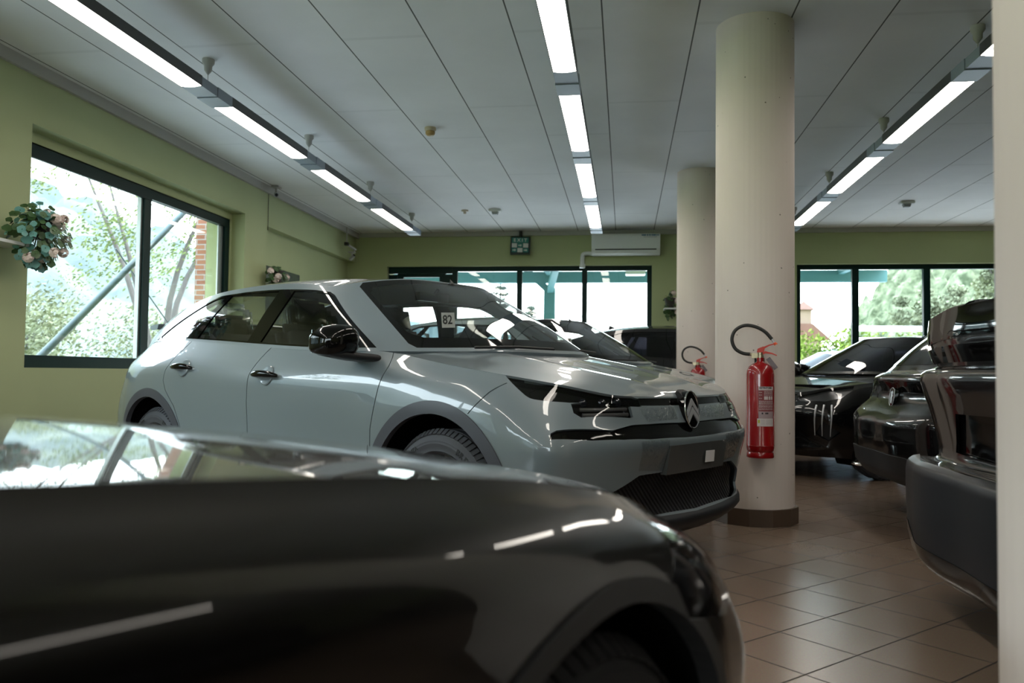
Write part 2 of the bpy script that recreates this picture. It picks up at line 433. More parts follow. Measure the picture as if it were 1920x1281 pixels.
# suspended fluorescent light runs
def lens_material():
    m = _mat('lit_diffuser'); b = _bsdf(m)
    b.inputs['Base Color'].default_value = (0.8, 0.8, 0.78, 1)
    b.inputs['Emission Color'].default_value = (1.0, 0.93, 0.83, 1)
    b.inputs['Emission Strength'].default_value = 11.5
    return m
M_LENS = lens_material()
M_HOUS = mat('grey_light_housing', (0.05, 0.055, 0.06), 0.45)
M_HOUS2 = mat('ribbed_grey_light_joint', (0.26, 0.31, 0.38), 0.4)
def light_unit_mesh():
    b = MB()   # housing above the lens, open below
    b.box(-.082, .082, -.75, .75, .012, .075); b.box(-.082, .082, -.754, -.75, -.002, .075); b.box(-.082, .082, .75, .754, -.002, .075)
    b.box(-.082, -.077, -.75, .75, .003, .03); b.box(.077, .082, -.75, .75, .003, .03)
    return b
proto = None
LZ = 2.965
def make_light():
    root = empty('ceiling_light', (0, 0, 0))
    light_unit_mesh().build('housing', M_HOUS, root)
    pf = []
    b = MB(); n = 8
    vs = []; 
    for yy_ in (-.75, .75):
        for k in range(n + 1):
            t = k / n; x = -.076 + .152 * t
            vs.append((x, yy_, -.008 * math.sin(math.pi * t) + .002))
    fs = [(k, k + 1, n + 1 + k + 1, n + 1 + k) for k in range(n)]
    b.add([(v[0], v[1], v[2]) for v in vs], fs)
    b.build('diffuser', M_LENS, root)
    return root
def make_joint():
    root = empty('light_joint', (0, 0, 0))
    b = MB(); b.box(-.08, .08, -.225, -.004, .0, .07); b.box(-.084, .084, .004, .225, -.006, .072)
    b.build('joint_cover', M_HOUS2, root)
    b = MB(); b.lathe([(0.045, .285), (.045, .255), (.03, .235), (.028, .2), (.006, .17), (.0, .168)], 16); b.build('ceiling_rose', M_CORN, root)
    b = MB(); b.tube([(0, 0, .07), (0, 0, .18)], .0025, 6); b.build('suspension_cord', M_CORN, root)
    return root
ROWS = [(-3.10, 'left', -.0), (-.415, 'middle', 0), (2.28, 'right', 0)]
lp = make_light(); jp = make_joint(); first = True
order = ['nearest the back wall', 'second from the back wall', 'third from the back wall', 'fourth from the back wall', 'fifth from the back', 'sixth from the back', 'seventh from the back', 'eighth from the back']
for (x, nm, dy) in ROWS:
    for k in range(8):
        yc = 10.53 - 1.96 * k + dy
        if yc < -4: continue
        a = lp if first else copy_tree(lp); j = jp if first else copy_tree(jp); first = False
        a.location = (x, yc, LZ); j.location = (x, yc + .98, LZ)
        rn = {'left': 'left light run', 'middle': 'middle light run', 'right': 'right light run'}[nm]
        tag(a, 'lit fluorescent light %s in the %s' % (order[k], rn), 'ceiling light', 'fluorescent lights of the ' + nm + ' run')
        tag(j, 'grey ribbed joint %s in the %s' % (order[k], rn), 'light fitting', 'light joints of the ' + nm + ' run')
# ------------------------------------------------------------ car body engine (smooth patches cut along outlines)
def _tang(K, P, closed=False):
    """nonuniform Catmull-Rom tangents, P (n,d)"""
    n = len(K); T = np.zeros_like(P)
    d = (P[1:] - P[:-1]) / (K[1:] - K[:-1])[:, None].reshape((-1,) + (1,) * (P.ndim - 1))
    h = (K[1:] - K[:-1])
    sh = (-1,) + (1,) * (P.ndim - 1)
    if n > 2:
        w0 = h[1:].reshape(sh); w1 = h[:-1].reshape(sh)
        T[1:-1] = (d[:-1] * w0 + d[1:] * w1) / (w0 + w1)
    T[0] = d[0]; T[-1] = d[-1]
    return T
def spl(K, P, t, T=None):
    K = np.asarray(K, float); P = np.asarray(P, float)
    if T is None: T = _tang(K, P)
    t = np.clip(np.asarray(t, float), K[0], K[-1])
    i = np.clip(np.searchsorted(K, t, side='right') - 1, 0, len(K) - 2)
    h = K[i + 1] - K[i]; s = (t - K[i]) / h
    sh = s.shape + (1,) * (P.ndim - 1)
    s = s.reshape(sh); h = h.reshape(sh)
    s2 = s * s; s3 = s2 * s
    return (2 * s3 - 3 * s2 + 1) * P[i] + (s3 - 2 * s2 + s) * h * T[i] + (-2 * s3 + 3 * s2) * P[i + 1] + (s3 - s2) * h * T[i + 1]
class GridPatch:
    """control grid G[level][station] (x,y,z); station 0 and last may lie on the centre plane y=0"""
    def __init__(s, G, sym0=True, sym1=True, U=None, V=None):
        G = np.array(G, float); s.G = G
        d = np.linalg.norm(G[:, 1:] - G[:, :-1], axis=2).mean(0); s.U = np.r_[0, np.cumsum(np.maximum(d, 1e-3))] if U is None else np.array(U, float)
        d = np.linalg.norm(G[1:] - G[:-1], axis=2).mean(1); s.V = np.r_[0, np.cumsum(np.maximum(d, 1e-3))] if V is None else np.array(V, float)
        A = np.transpose(G, (1, 0, 2)); s.A = A; T = _tang(s.U, A)
        if sym0: T[0, :, 0] = 0; T[0, :, 2] = 0
        if sym1: T[-1, :, 0] = 0; T[-1, :, 2] = 0
        s.T = T
    def __call__(s, u, v):
        u = np.atleast_1d(np.asarray(u, float)); v = np.atleast_1d(np.asarray(v, float))
        C = spl(s.U, s.A, u, s.T)            # (n, levels, 3)
        K = s.V; n = len(K); h = K[1:] - K[:-1]
        d = (C[:, 1:] - C[:, :-1]) / h[None, :, None]
        T = np.zeros_like(C)
        if n > 2: T[:, 1:-1] = (d[:, :-1] * h[1:][None, :, None] + d[:, 1:] * h[:-1][None, :, None]) / (h[1:] + h[:-1])[None, :, None]
        T[:, 0] = d[:, 0]; T[:, -1] = d[:, -1]
        t = np.clip(v, K[0], K[-1]); i = np.clip(np.searchsorted(K, t, side='right') - 1, 0, n - 2)
        r = np.arange(len(t)); hh = h[i][:, None]; q = ((t - K[i]) / h[i])[:, None]
        q2 = q * q; q3 = q2 * q
        return (2 * q3 - 3 * q2 + 1) * C[r, i] + (q3 - 2 * q2 + q) * hh * T[r, i] + (-2 * q3 + 3 * q2) * C[r, i + 1] + (q3 - q2) * hh * T[r, i + 1]
class RulePatch:
    """between a centre curve C(u) (v=0) and an edge curve F(u) (v=vmax) with a crown profile"""
    def __init__(s, U, C, F, vmax, p=2.2, bump=None):
        s.U = np.array(U, float); s.C = np.array(C, float); s.F = np.array(F, float); s.vmax = vmax; s.p = p; s.bump = bump; s.V = np.array([0, vmax])
    def __call__(s, u, v):
        u = np.atleast_1d(np.asarray(u, float)); v = np.atleast_1d(np.asarray(v, float))
        c = spl(s.U, s.C, u); f = spl(s.U, s.F, u); t = np.clip(v / s.vmax, 0, 1)
        out = c.copy()
        out[:, 1] = c[:, 1] + (f[:, 1] - c[:, 1]) * t
        out[:, 0] = c[:, 0] + (f[:, 0] - c[:, 0]) * t ** 2.0
        out[:, 2] = c[:, 2] + (f[:, 2] - c[:, 2]) * t ** s.p
        if s.bump: out[:, 2] += s.bump(u, t)
        return out
def pnormals(patch, u, v, flip=1):
    e = 1.5e-3
    u0 = np.clip(u - e, patch.U[0], patch.U[-1]); u1 = np.clip(u + e, patch.U[0], patch.U[-1])
    v0 = np.clip(v - e, patch.V[0], patch.V[-1]); v1 = np.clip(v + e, patch.V[0], patch.V[-1])
    a = patch(u1, v) - patch(u0, v); b = patch(u, v1) - patch(u, v0)
    n = np.cross(a, b); l = np.linalg.norm(n, axis=1); bad = l < 1e-9
    n[~bad] /= l[~bad][:, None]; n[bad] = (0, 0, 1)
    return n * flip
def invert(patch, pts, w, ur=None, vr=None, n=(200, 60)):
    """surface parameters closest to points under axis weights w"""
    ur = ur or (patch.U[0], patch.U[-1]); vr = vr or (patch.V[0], patch.V[-1])
    uu, vv = np.meshgrid(np.linspace(*ur, n[0]), np.linspace(*vr, n[1]), indexing='ij')
    uu = uu.ravel(); vv = vv.ravel(); S = patch(uu, vv); w = np.array(w, float); out = []
    for p in pts:
        p = np.array(p, float); d = (((S - p) * w) ** 2).sum(1); k = d.argmin(); q = np.array([uu[k], vv[k]])
        for _ in range(6):
            e = 1e-3; s0 = patch(q[0], q[1])[0]
            su = (patch(min(q[0] + e, ur[1]), q[1])[0] - s0) / e; sv = (patch(q[0], min(q[1] + e, vr[1]))[0] - s0) / e
            J = np.stack([su * w, sv * w], 1); r = (p - s0) * w
            st = np.linalg.solve(J.T @ J + 1e-7 * np.eye(2), J.T @ r)
            st = np.clip(st, -.03, .03); q = q + st
            q[0] = min(max(q[0], ur[0]), ur[1]); q[1] = min(max(q[1], vr[0]), vr[1])
        out.append(tuple(q))
    return out
def dens(poly, step=0.03, closed=True):
    out = []; n = len(poly)
    for i in range(n if closed else n - 1):
        a = np.array(poly[i], float); b = np.array(poly[(i + 1) % n], float); k = max(1, int(np.ceil(np.linalg.norm(b - a) / step)))
        for j in range(k): out.append(tuple(a + (b - a) * j / k))
    if not closed: out.append(tuple(poly[-1]))
    return out
def smooth_poly(poly, closed=True, step=0.02):
    """Catmull-Rom through points"""
    P = np.array(poly, float)
    if closed: Q = np.vstack([P[-2:], P, P[:3]])
    else: Q = P
    K = np.r_[0, np.cumsum(np.linalg.norm(Q[1:] - Q[:-1], axis=1))]
    a, b = (K[2], K[2 + len(P)]) if closed else (K[0], K[-1])
    t = np.linspace(a, b, max(4, int((b - a) / step)) + 1)
    if closed: t = t[:-1]
    return [tuple(q) for q in spl(K, Q, t)]
def inside(poly, P):
    poly = np.array(poly); x, y = P[:, 0], P[:, 1]; c = np.zeros(len(P), bool); n = len(poly); j = n - 1
    for i in range(n):
        xi, yi = poly[i]; xj, yj = poly[j]
        cond = ((yi > y) != (yj > y))
        with np.errstate(divide='ignore', invalid='ignore'):
            xx = (xj - xi) * (y - yi) / (yj - yi) + xi
        c ^= cond & (x < xx); j = i
    return c
def dist_poly(pl, P, closed=False):
    pl = np.array(pl); D = np.full(len(P), 1e9); n = len(pl)
    for i in range(n if closed else n - 1):
        a = pl[i]; b = pl[(i + 1) % n]; ab = b - a; L2 = (ab @ ab) or 1e-12
        t = np.clip(((P - a) @ ab) / L2, 0, 1); D = np.minimum(D, np.linalg.norm(P - a - t[:, None] * ab, axis=1))
    return D
def offset_line(pl, d, closed=False):
    pl = np.array(pl, float); n = len(pl)
    if closed: t = np.roll(pl, -1, 0) - np.roll(pl, 1, 0)
    else:
        t = np.zeros_like(pl); t[1:-1] = pl[2:] - pl[:-2]; t[0] = pl[1] - pl[0]; t[-1] = pl[-1] - pl[-2]
    l = np.linalg.norm(t, axis=1); l[l < 1e-9] = 1; t /= l[:, None]
    nn = np.stack([-t[:, 1], t[:, 0]], 1)
    return pl + nn * d
def cut_patch(patch, step, regions=(), gaps=(), default='body', flip=1, dom=None):
    """regions: (name, uvpoly); gaps: (uvline, width, closed). returns {name: (V, N, T, UV)}"""
    if isinstance(patch, RulePatch): flip = -flip      # bonnet and roof patches run the other way round
    u0, u1 = patch.U[0], patch.U[-1]; v0, v1 = patch.V[0], patch.V[-1]
    if dom: u0, u1, v0, v1 = dom
    nu = max(2, int((u1 - u0) / step)); nv = max(2, int((v1 - v0) / step))
    pts = [(u, v) for u in np.linspace(u0, u1, nu + 1) for v in np.linspace(v0, v1, nv + 1)]
    edges = []
    segs = []
    def addline(pl, closed):
        b = len(pts); 
        for q in pl: pts.append((min(max(q[0], u0), u1), min(max(q[1], v0), v1)))
        for i in range(len(pl) - (0 if closed else 1)): edges.append((b + i, b + (i + 1) % len(pl)))
    for name, pl in regions: addline(pl, True)
    for pl, w, cl in gaps:
        addline(offset_line(pl, w / 2, cl), cl); addline(offset_line(pl, -w / 2, cl), cl)
    b = len(pts); pts += [(u0, v0), (u1, v0), (u1, v1), (u0, v1)]; edges += [(b, b + 1), (b + 1, b + 2), (b + 2, b + 3), (b + 3, b)]
    r = delaunay_2d_cdt([Vector(p) for p in pts], edges, [], 0, 1e-5)
    UV = np.array([(p.x, p.y) for p in r[0]]); T = np.array([t for t in r[2] if len(t) == 3])
    A = UV[T]; ar = ((A[:, 1, 0] - A[:, 0, 0]) * (A[:, 2, 1] - A[:, 0, 1]) - (A[:, 2, 0] - A[:, 0, 0]) * (A[:, 1, 1] - A[:, 0, 1]))
    T = T[np.abs(ar) > 1e-9]; C = UV[T].mean(1)
    lab = np.zeros(len(T), int); names = [default]
    for name, pl in regions:
        m = inside(pl, C)
        if name not in names: names.append(name)
        lab[m] = names.index(name)
    for pl, w, cl in gaps:
        D = dist_poly(pl, C, cl); lab[D < w / 2] = -1
    P = patch(UV[:, 0], UV[:, 1]); Nn = pnormals(patch, UV[:, 0], UV[:, 1], flip)
    # drop triangles collapsed in space
    out = {}
    ctr = P[T]; ar3 = np.linalg.norm(np.cross(ctr[:, 1] - ctr[:, 0], ctr[:, 2] - ctr[:, 0]), axis=1)
    ok = ar3 > 1e-10
    fn = np.cross(ctr[:, 1] - ctr[:, 0], ctr[:, 2] - ctr[:, 0]); fl = (fn * Nn[T[:, 0]]).sum(1) < 0
    T = T.copy(); T[fl] = T[fl][:, ::-1]
    for i, nm in enumerate(names):
        t = T[(lab == i) & ok]
        if len(t) == 0: continue
        ids, inv = np.unique(t, return_inverse=True)
        out[nm] = (P[ids], Nn[ids], inv.reshape(-1, 3), UV[ids])
    return out
def part_arrays(rec, off=0.0, rim=0.012, mirror='one'):
    """offset along normals, add a rim turned inwards. mirror: 'one' (right side, y<0), 'left', 'both'"""
    V, Nn, T, _ = rec
    V = V + Nn * off
    E = {}
    for a, b, c in T:
        for e in ((a, b), (b, c), (c, a)):
            k = (min(e), max(e)); E[k] = None if k in E else e
    vs = [V]; ns = [Nn]; ts = [T]
    if rim:
        be = [e for e in E.values() if e is not None and not (abs(V[e[0]][1]) < 1e-4 and abs(V[e[1]][1]) < 1e-4)]
        if be:
            be = np.array(be); a = V[be[:, 0]]; b = V[be[:, 1]]; na = Nn[be[:, 0]]; nb = Nn[be[:, 1]]
            a2 = a - na * rim; b2 = b - nb * rim
            fn = np.cross(a - b, -na); l = np.linalg.norm(fn, axis=1); l[l < 1e-12] = 1; fn /= l[:, None]
            k = len(be); base = len(V)
            vs.append(np.vstack([a, b, b2, a2])); ns.append(np.vstack([fn] * 4)); i = np.arange(k) + base
            ts.append(np.vstack([np.stack([i + k, i, i + 3 * k], 1), np.stack([i + k, i + 3 * k, i + 2 * k], 1)]))
    V = np.vstack(vs); Nn = np.vstack(ns); T = np.vstack(ts)
    # engine works with y>0; car right side is y<0
    R = V * (1, -1, 1); RN = Nn * (1, -1, 1); RT = T[:, ::-1]
    if mirror == 'one': return R, RN, RT
    if mirror == 'left': return V, Nn, T
    return np.vstack([R, V]), np.vstack([RN, Nn]), np.vstack([RT, T + len(R)])
def mesh_from(name, arr, mats):
    V, Nn, T = arr
    me = bpy.data.meshes.new(name); me.from_pydata(V.tolist(), [], T.tolist())
    me.polygons.foreach_set('use_smooth', np.ones(len(me.polygons), bool))
    for m in (mats if isinstance(mats, (list, tuple)) else [mats]): me.materials.append(m)
    me.update()
    me.normals_split_custom_set_from_vertices(Nn.tolist())
    return me
def skin(name, rec, m, parent, off=0.0, rim=0.012, mirror='one'):
    """mirror 'one'/'left' one side; 'both' one joined mesh; 'pair' two objects"""
    if mirror == 'pair':
        return [skin(name, rec, m, parent, off, rim, 'one'), skin(name, rec, m, parent, off, rim, 'left')]
    me = mesh_from(name, part_arrays(rec, off, rim, mirror), m)
    return link(bpy.data.objects.new(name, me), parent)
def merge(*recs):
    recs = [r for r in recs if r is not None]
    V = []; Nn = []; T = []; U = []; b = 0
    for r in recs:
        V.append(r[0]); Nn.append(r[1]); T.append(r[2] + b); U.append(r[3]); b += len(r[0])
    return (np.vstack(V), np.vstack(Nn), np.vstack(T), np.vstack(U))
def arc(cx, cz, r, a0, a1, n=40):
    return [(cx + r * math.cos(math.radians(a0 + (a1 - a0) * i / n)), cz + r * math.sin(math.radians(a0 + (a1 - a0) * i / n))) for i in range(n + 1)]
def sidepts(pl): return [(x, 0, z) for x, z in pl]
def sample_skin_point(patch, u, v):
    p = patch(u, v)[0]; n = pnormals(patch, np.array([u]), np.array([v]))[0]
    return p, n

# car materials
def paint(name, col, coat=1.0, rough=0.35, metal=0.0, spec=.5):
    return mat(name, col, rough, metal, coat, 0.02, spec)
M_GREY = paint('mercury_grey_paint', (0.165, 0.200, 0.222))
M_BLACKPAINT = paint('gloss_black_paint', (0.003, 0.003, 0.0035), rough=.3, spec=.1)
M_GLOSSB = mat('gloss_black_trim', (0.003, 0.003, 0.003), 0.05, spec=.32)
M_CLAD = mat('grey_cladding_plastic', (0.06, 0.062, 0.076), 0.42, spec=.4, bump=(900, .15, .0005))
M_LINER = mat('wheel_house_black', (0.004, 0.004, 0.004), 0.9, spec=.05)
M_CARGLASS = glass_mat('car_glass', (0.86, 0.90, 0.875), 1.5, 1.5)
M_DARKGLASS = glass_mat('privacy_glass', (0.05, 0.05, 0.06), 1.55, 1.2)
M_LAMPGLASS = glass_mat('lamp_cover', (0.75, 0.75, 0.75), 1.5, 1.0)
M_CHROME = mat('chrome', (0.75, 0.76, 0.78), 0.12, metal=1)
M_SATIN = mat('satin_silver', (0.66, 0.67, 0.70), 0.38, metal=.6)
M_RUBBER = mat('tyre_rubber', (0.075, 0.077, 0.088), 0.62, spec=.35)
M_RUBBER2 = mat('tyre_lettering', (0.006, 0.006, 0.007), 0.5)
M_RIM = mat('dark_alloy', (0.05, 0.05, 0.055), 0.3, metal=.7)
M_REDLENS = mat('red_lamp_lens', (0.22, 0.008, 0.008), 0.12, coat=.5)
M_SEAT = mat('dark_seat_fabric', (0.02, 0.021, 0.024), 0.8)
M_FILM = glass_mat('clear_plastic_film', (0.85, 0.88, 0.9), 1.35, 2.2, rough=.12)
M_PLATE = mat('grey_plate_holder', (0.07, 0.075, 0.075), 0.35, coat=.6)
M_STICK = mat('white_paper', (0.72, 0.70, 0.70), 0.6)
M_HEADL = mat('grey_headliner_fabric', (.30, .30, .29), .9)
M_INK = mat('black_ink', (0.01, 0.01, 0.012), 0.5)
def grille_material():
    m = _mat('black_slatted_grille'); b = _bsdf(m); N = m.node_tree.nodes; L = m.node_tree.links
    tcn = N.new('ShaderNodeTexCoord'); wv = N.new('ShaderNodeTexWave'); wv.wave_type = 'BANDS'; wv.bands_direction = 'DIAGONAL'
    wv.inputs['Scale'].default_value = 22
    L.new(tcn.outputs['Object'], wv.inputs[0])
    cr_ = N.new('ShaderNodeValToRGB'); cr_.color_ramp.elements[0].color = (0.002, 0.002, 0.002, 1); cr_.color_ramp.elements[1].color = (0.03, 0.03, 0.034, 1)
    cr_.color_ramp.elements[0].position = .35; cr_.color_ramp.elements[1].position = .6
    L.new(wv.outputs['Fac'], cr_.inputs[0]); L.new(cr_.outputs[0], b.inputs['Base Color'])
    bp = N.new('ShaderNodeBump'); bp.inputs['Strength'].default_value = 1; bp.inputs['Distance'].default_value = .01
    L.new(wv.outputs['Fac'], bp.inputs['Height']); L.new(bp.outputs[0], b.inputs['Normal'])
    b.inputs['Roughness'].default_value = .45
    MATS['black_slatted_grille'] = m
    return m
M_GRILLE = grille_material()

# wheel: axis along local Y, outer face towards -Y
def make_wheel(root, R=.345, W=.215, rimR=.235, lettering=None, rimmat=None):
    w = empty('wheel', (0, 0, 0)); w.parent = root
    My = Matrix(((1, 0, 0, 0), (0, 0, 1, 0), (0, -1, 0, 0), (0, 0, 0, 1)))   # local z -> -y... lathe axis z becomes -Y side
    My = Matrix.Rotation(math.radians(90), 4, 'X')                           # z -> -y
    b = MB(); h = W / 2
    prof = [(rimR, -h + .02), (rimR + .01, -h + .006), (rimR + .03, -h - .002), (R - .06, -h - .006), (R - .025, -h + .004), (R - .008, -h + .022),
            (R - .001, -h + .045), (R, -.055), (R - .008, -.052), (R - .008, -.044), (R, -.041), (R + .001, -.006), (R - .008, -.004), (R - .008, .004), (R + .001, .006), (R, .041), (R - .008, .044), (R - .008, .052), (R, .055),
            (R - .001, h - .045), (R - .008, h - .022), (R - .025, h - .004), (R - .045, h + .003), (R - .047, h + .0045), (R - .052, h + .0045), (R - .054, h + .004), (R - .06, h + .006), (rimR + .03, h + .002), (rimR + .016, h - .003), (rimR + .01, h - .002), (rimR, h - .015)]
    b.lathe(prof, 96, My)
    # shoulder tread blocks: small lateral grooves as darker notches in relief
    nn = 72
    for k in range(nn):
        a = 2 * math.pi * k / nn
        for sgn in (1,):
            M = Matrix.Rotation(a, 4, 'Y') @ Matrix.Translation((0, -h + .018, R - .008)) @ Matrix.Rotation(math.radians(38), 4, 'X')
            b.box(-.0105, .0105, -.018, .018, -.002, .0035, 0, M)
    t = b.build('tire', M_RUBBER, w, autosmooth=35)
    if lettering:
        # letters around the side wall
        me_all = bmesh.new()
        for (txt, ang0, size, rad) in lettering:
            adv = 0
            for ch in txt:
                if ch != ' ':
                    me = text_mesh(ch, size, .0006, .001)
                    a = ang0 - adv / rad      # angle measured from +X, counter clockwise seen from outside (-Y)
                    M = Matrix.Rotation(-(a - math.pi / 2), 4, 'Y') @ Matrix.Translation((0, -h - .0055, rad)) @ Matrix.Rotation(math.radians(90), 4, 'X')
                    me.transform(M); me_all.from_mesh(me); bpy.data.meshes.remove(me)
                adv += size * (.62 if ch not in 'I ' else .36)
        me = bpy.data.meshes.new('tire_lettering'); me_all.to_mesh(me); me_all.free(); me.materials.append(M_RUBBER2)
        link(bpy.data.objects.new('tire_lettering', me), t)
    # rim with five double spokes
    b = MB()
    b.lathe([(rimR + .012, h - .006), (rimR + .006, h + .002), (rimR - .004, h - .004), (rimR - .012, h - .03), (rimR - .02, -h + .03), (rimR + .01, -h + .01)], 72, My)
    b.lathe([(.0, h - .03), (.028, h - .03), (.034, h - .036), (.07, h - .05), (.075, h - .1)], 40, My)
    for k in range(5):
        for dd in (-.16, .16):
            a = 2 * math.pi * k / 5 + .3
            M = Matrix.Rotation(a + dd * .55, 4, 'Y')
            b.box(-.014, .014, -(h - .02), -(h - .055), .05, rimR - .008, 0, M @ Matrix.Rotation(dd * .25, 4, 'Y'))
    r = b.build('rim', rimmat or M_RIM, w, autosmooth=35)
    b = MB(); b.lathe([(0.0, h - .09), (.16, h - .09), (.165, h - .1), (.165, h - .12), (0, h - .12)], 40, My); b.build('brake_disc', M_SATIN, w)
    return w
def dup_wheel(w, root, loc, flipy):
    c = copy_tree(w, root); c.location = loc; c.rotation_euler = (0, 0, math.pi if flipy else 0)
    return c
# ------------------------------------------------------------ hatchback (grey fastback crossover). car frame: +x forward from front axle, z up
HB = dict(
 A=[(.74, 0, .21), (.72, .35, .21), (.66, .6, .21), (.52, .76, .21), (.38, .82, .2), (0, .84, .2), (-.42, .85, .18), (-.95, .85, .18), (-1.5, .85, .18), (-2.1, .85, .18), (-2.67, .84, .22), (-3.1, .80, .28), (-3.32, .68, .30), (-3.38, .4, .30), (-3.39, 0, .30)],
 B=[(.84, 0, .285), (.82, .35, .29), (.75, .6, .30), (.60, .79, .30), (.43, .86, .30), (0, .89, .31), (-.42, .88, .31), (-.95, .88, .3), (-1.5, .88, .3), (-2.1, .88, .3), (-2.67, .89, .32), (-3.1, .85, .36), (-3.38, .72, .38), (-3.45, .42, .38), (-3.46, 0, .38)],
 B2=[(.80, 0, .34), (.785, .35, .345), (.73, .6, .355), (.595, .795, .36), (.43, .865, .37), (0, .895, .38), (-.42, .88, .38), (-.95, .875, .38), (-1.5, .875, .38), (-2.1, .88, .38), (-2.67, .895, .40), (-3.1, .86, .44), (-3.40, .735, .45), (-3.475, .43, .46), (-3.485, 0, .46)],
 C=[(.80, 0, .5), (.79, .35, .5), (.75, .6, .51), (.625, .822, .52), (.44, .885, .52), (0, .905, .52), (-.42, .893, .5), (-.95, .875, .48), (-1.5, .875, .48), (-2.1, .885, .48), (-2.67, .905, .5), (-3.1, .87, .53), (-3.43, .75, .55), (-3.51, .45, .56), (-3.52, 0, .56)],
 D=[(.835, 0, .645), (.825, .35, .65), (.78, .6, .655), (.628, .822, .665), (.44, .885, .69), (0, .908, .70), (-.42, .898, .70), (-.95, .888, .68), (-1.5, .888, .68), (-2.1, .895, .68), (-2.67, .91, .70), (-3.1, .87, .70), (-3.41, .75, .70), (-3.49, .45, .70), (-3.50, 0, .70)],
 D2=[(.80, 0, .70), (.79, .35, .705), (.745, .6, .715), (.62, .775, .735), (.43, .865, .77), (0, .903, .785), (-.42, .895, .785), (-.95, .895, .78), (-1.5, .895, .78), (-2.1, .90, .79), (-2.67, .905, .80), (-3.1, .86, .80), (-3.38, .74, .80), (-3.45, .45, .80), (-3.46, 0, .80)],
 E=[(.775, 0, .765), (.765, .35, .77), (.725, .58, .78), (.59, .745, .805), (.39, .825, .855), (0, .87, .89), (-.42, .878, .90), (-.95, .887, .90), (-1.5, .89, .91), (-2.1, .89, .93), (-2.67, .88, .95), (-3.1, .82, .95), (-3.34, .71, .95), (-3.42, .45, .95), (-3.43, 0, .95)],
 F=[(.745, 0, .832), (.735, .35, .838), (.70, .54, .848), (.55, .70, .889), (.30, .775, .927), (0, .80, .968), (-.42, .80, 1.03), (-.95, .805, 1.04), (-1.5, .80, 1.065), (-2.1, .79, 1.10), (-2.67, .755, 1.125), (-3.1, .69, 1.105), (-3.27, .62, 1.05), (-3.34, .40, 1.04), (-3.35, 0, 1.04)])
HB_HOODC = [(.745, 0, .832), (.70, 0, .868), (.62, 0, .893), (.47, 0, .925), (.28, 0, .962), (.05, 0, 1.005), (-.13, 0, 1.04)]
HB_GB = [(.0, 0, 1.04), (-.06, .38, 1.042), (-.36, .69, 1.035), (-.47, .778, 1.035), (-.95, .805, 1.04), (-1.5, .80, 1.065), (-2.1, .79, 1.10), (-2.67, .755, 1.125), (-3.1, .69, 1.105), (-3.27, .62, 1.05), (-3.34, .40, 1.04), (-3.35, 0, 1.04)]
HB_GR = [(-.80, 0, 1.465), (-.83, .33, 1.46), (-1.02, .535, 1.43), (-1.13, .58, 1.415), (-1.33, .60, 1.437), (-1.62, .607, 1.455), (-2.05, .60, 1.455), (-2.5, .585, 1.425), (-3.0, .555, 1.325), (-3.30, .51, 1.235), (-3.36, .33, 1.24), (-3.37, 0, 1.245)]
HB_RC = [(-.80, 0, 1.462), (-.84, 0, 1.468), (-1.03, 0, 1.487), (-1.14, 0, 1.496), (-1.33, 0, 1.51), (-1.62, 0, 1.522), (-2.05, 0, 1.52), (-2.5, 0, 1.475), (-3.0, 0, 1.355), (-3.28, 0, 1.262), (-3.34, 0, 1.25), (-3.37, 0, 1.245)]

class CarShape:
    def __init__(s, D, hoodC, gb, gr, rc, warp=None, nh=7, gbulge=.018, hood_bump=None, hood_p=2.3):
        wf = warp or (lambda p: p)
        G = [[wf(p) for p in D[k]] for k in D]
        s.body = GridPatch(G)
        ug = s.body.U
        F = s.body(ug[:nh], np.full(nh, s.body.V[-1]))
        hc = [wf(p) for p in hoodC]
        s.hood = RulePatch(ug[:nh], hc, F, .8, hood_p, hood_bump)
        gb = np.array([wf(p) for p in gb]); gr = np.array([wf(p) for p in gr]); rc = np.array([wf(p) for p in rc])
        mid = gb * .5 + gr * .5; o = mid - np.array([-1.7, 0, 1.2]); 
        # outward bulge in plan
        b2 = mid.copy(); n = len(gb)
        t = np.zeros_like(mid); t[1:-1] = mid[2:] - mid[:-2]; t[0] = (0, 1, 0); t[-1] = (0, -1, 0)
        nrm = np.stack([t[:, 1], -t[:, 0], np.zeros(n)], 1); nrm /= np.linalg.norm(nrm, axis=1)[:, None]
        b2 += nrm * gbulge
        s.gside = GridPatch([gb, b2, gr])
        s.roof = RulePatch(s.gside.U, rc, gr, .6, 2.4)
        s.wf = wf

def build_wheels(root, xs=(0, -2.67), y=.80, R=.345, lettering=None, rimR=.235, rimmat=None):
    w = make_wheel(root, R, .21, rimR, lettering, rimmat)
    w.location = (xs[0], -y, R)
    dup_wheel(w, root, (xs[0], y, R), True)
    dup_wheel(w, root, (xs[1], -y, R), False)
    dup_wheel(w, root, (xs[1], y, R), True)
    return w
def build_liner(root, xs=(0, -2.67), x0=-3.2, x1=.55, yw=.60, zt=.86, R=.345, y1=.86, glass=True):
    b = MB()
    b.box(x0, x1, -yw, yw, .22, zt)
    b.box(xs[1] + .47, xs[0] - .47, -.80, .80, .2, zt - .1)
    for x in xs:
        for sg in (-1, 1):
            vs = []; n = 20; r = R + .085
            for yy in (yw * sg, y1 * sg):
                for k in range(n + 1):
                    a = math.pi * (-.15 + 1.3 * k / n); vs.append((x + r * math.cos(a), yy, R + r * math.sin(a)))
            b.add(vs, [(k, k + 1, n + 2 + k, n + 1 + k) for k in range(n)])
    return b.build('underbody', M_LINER, root)

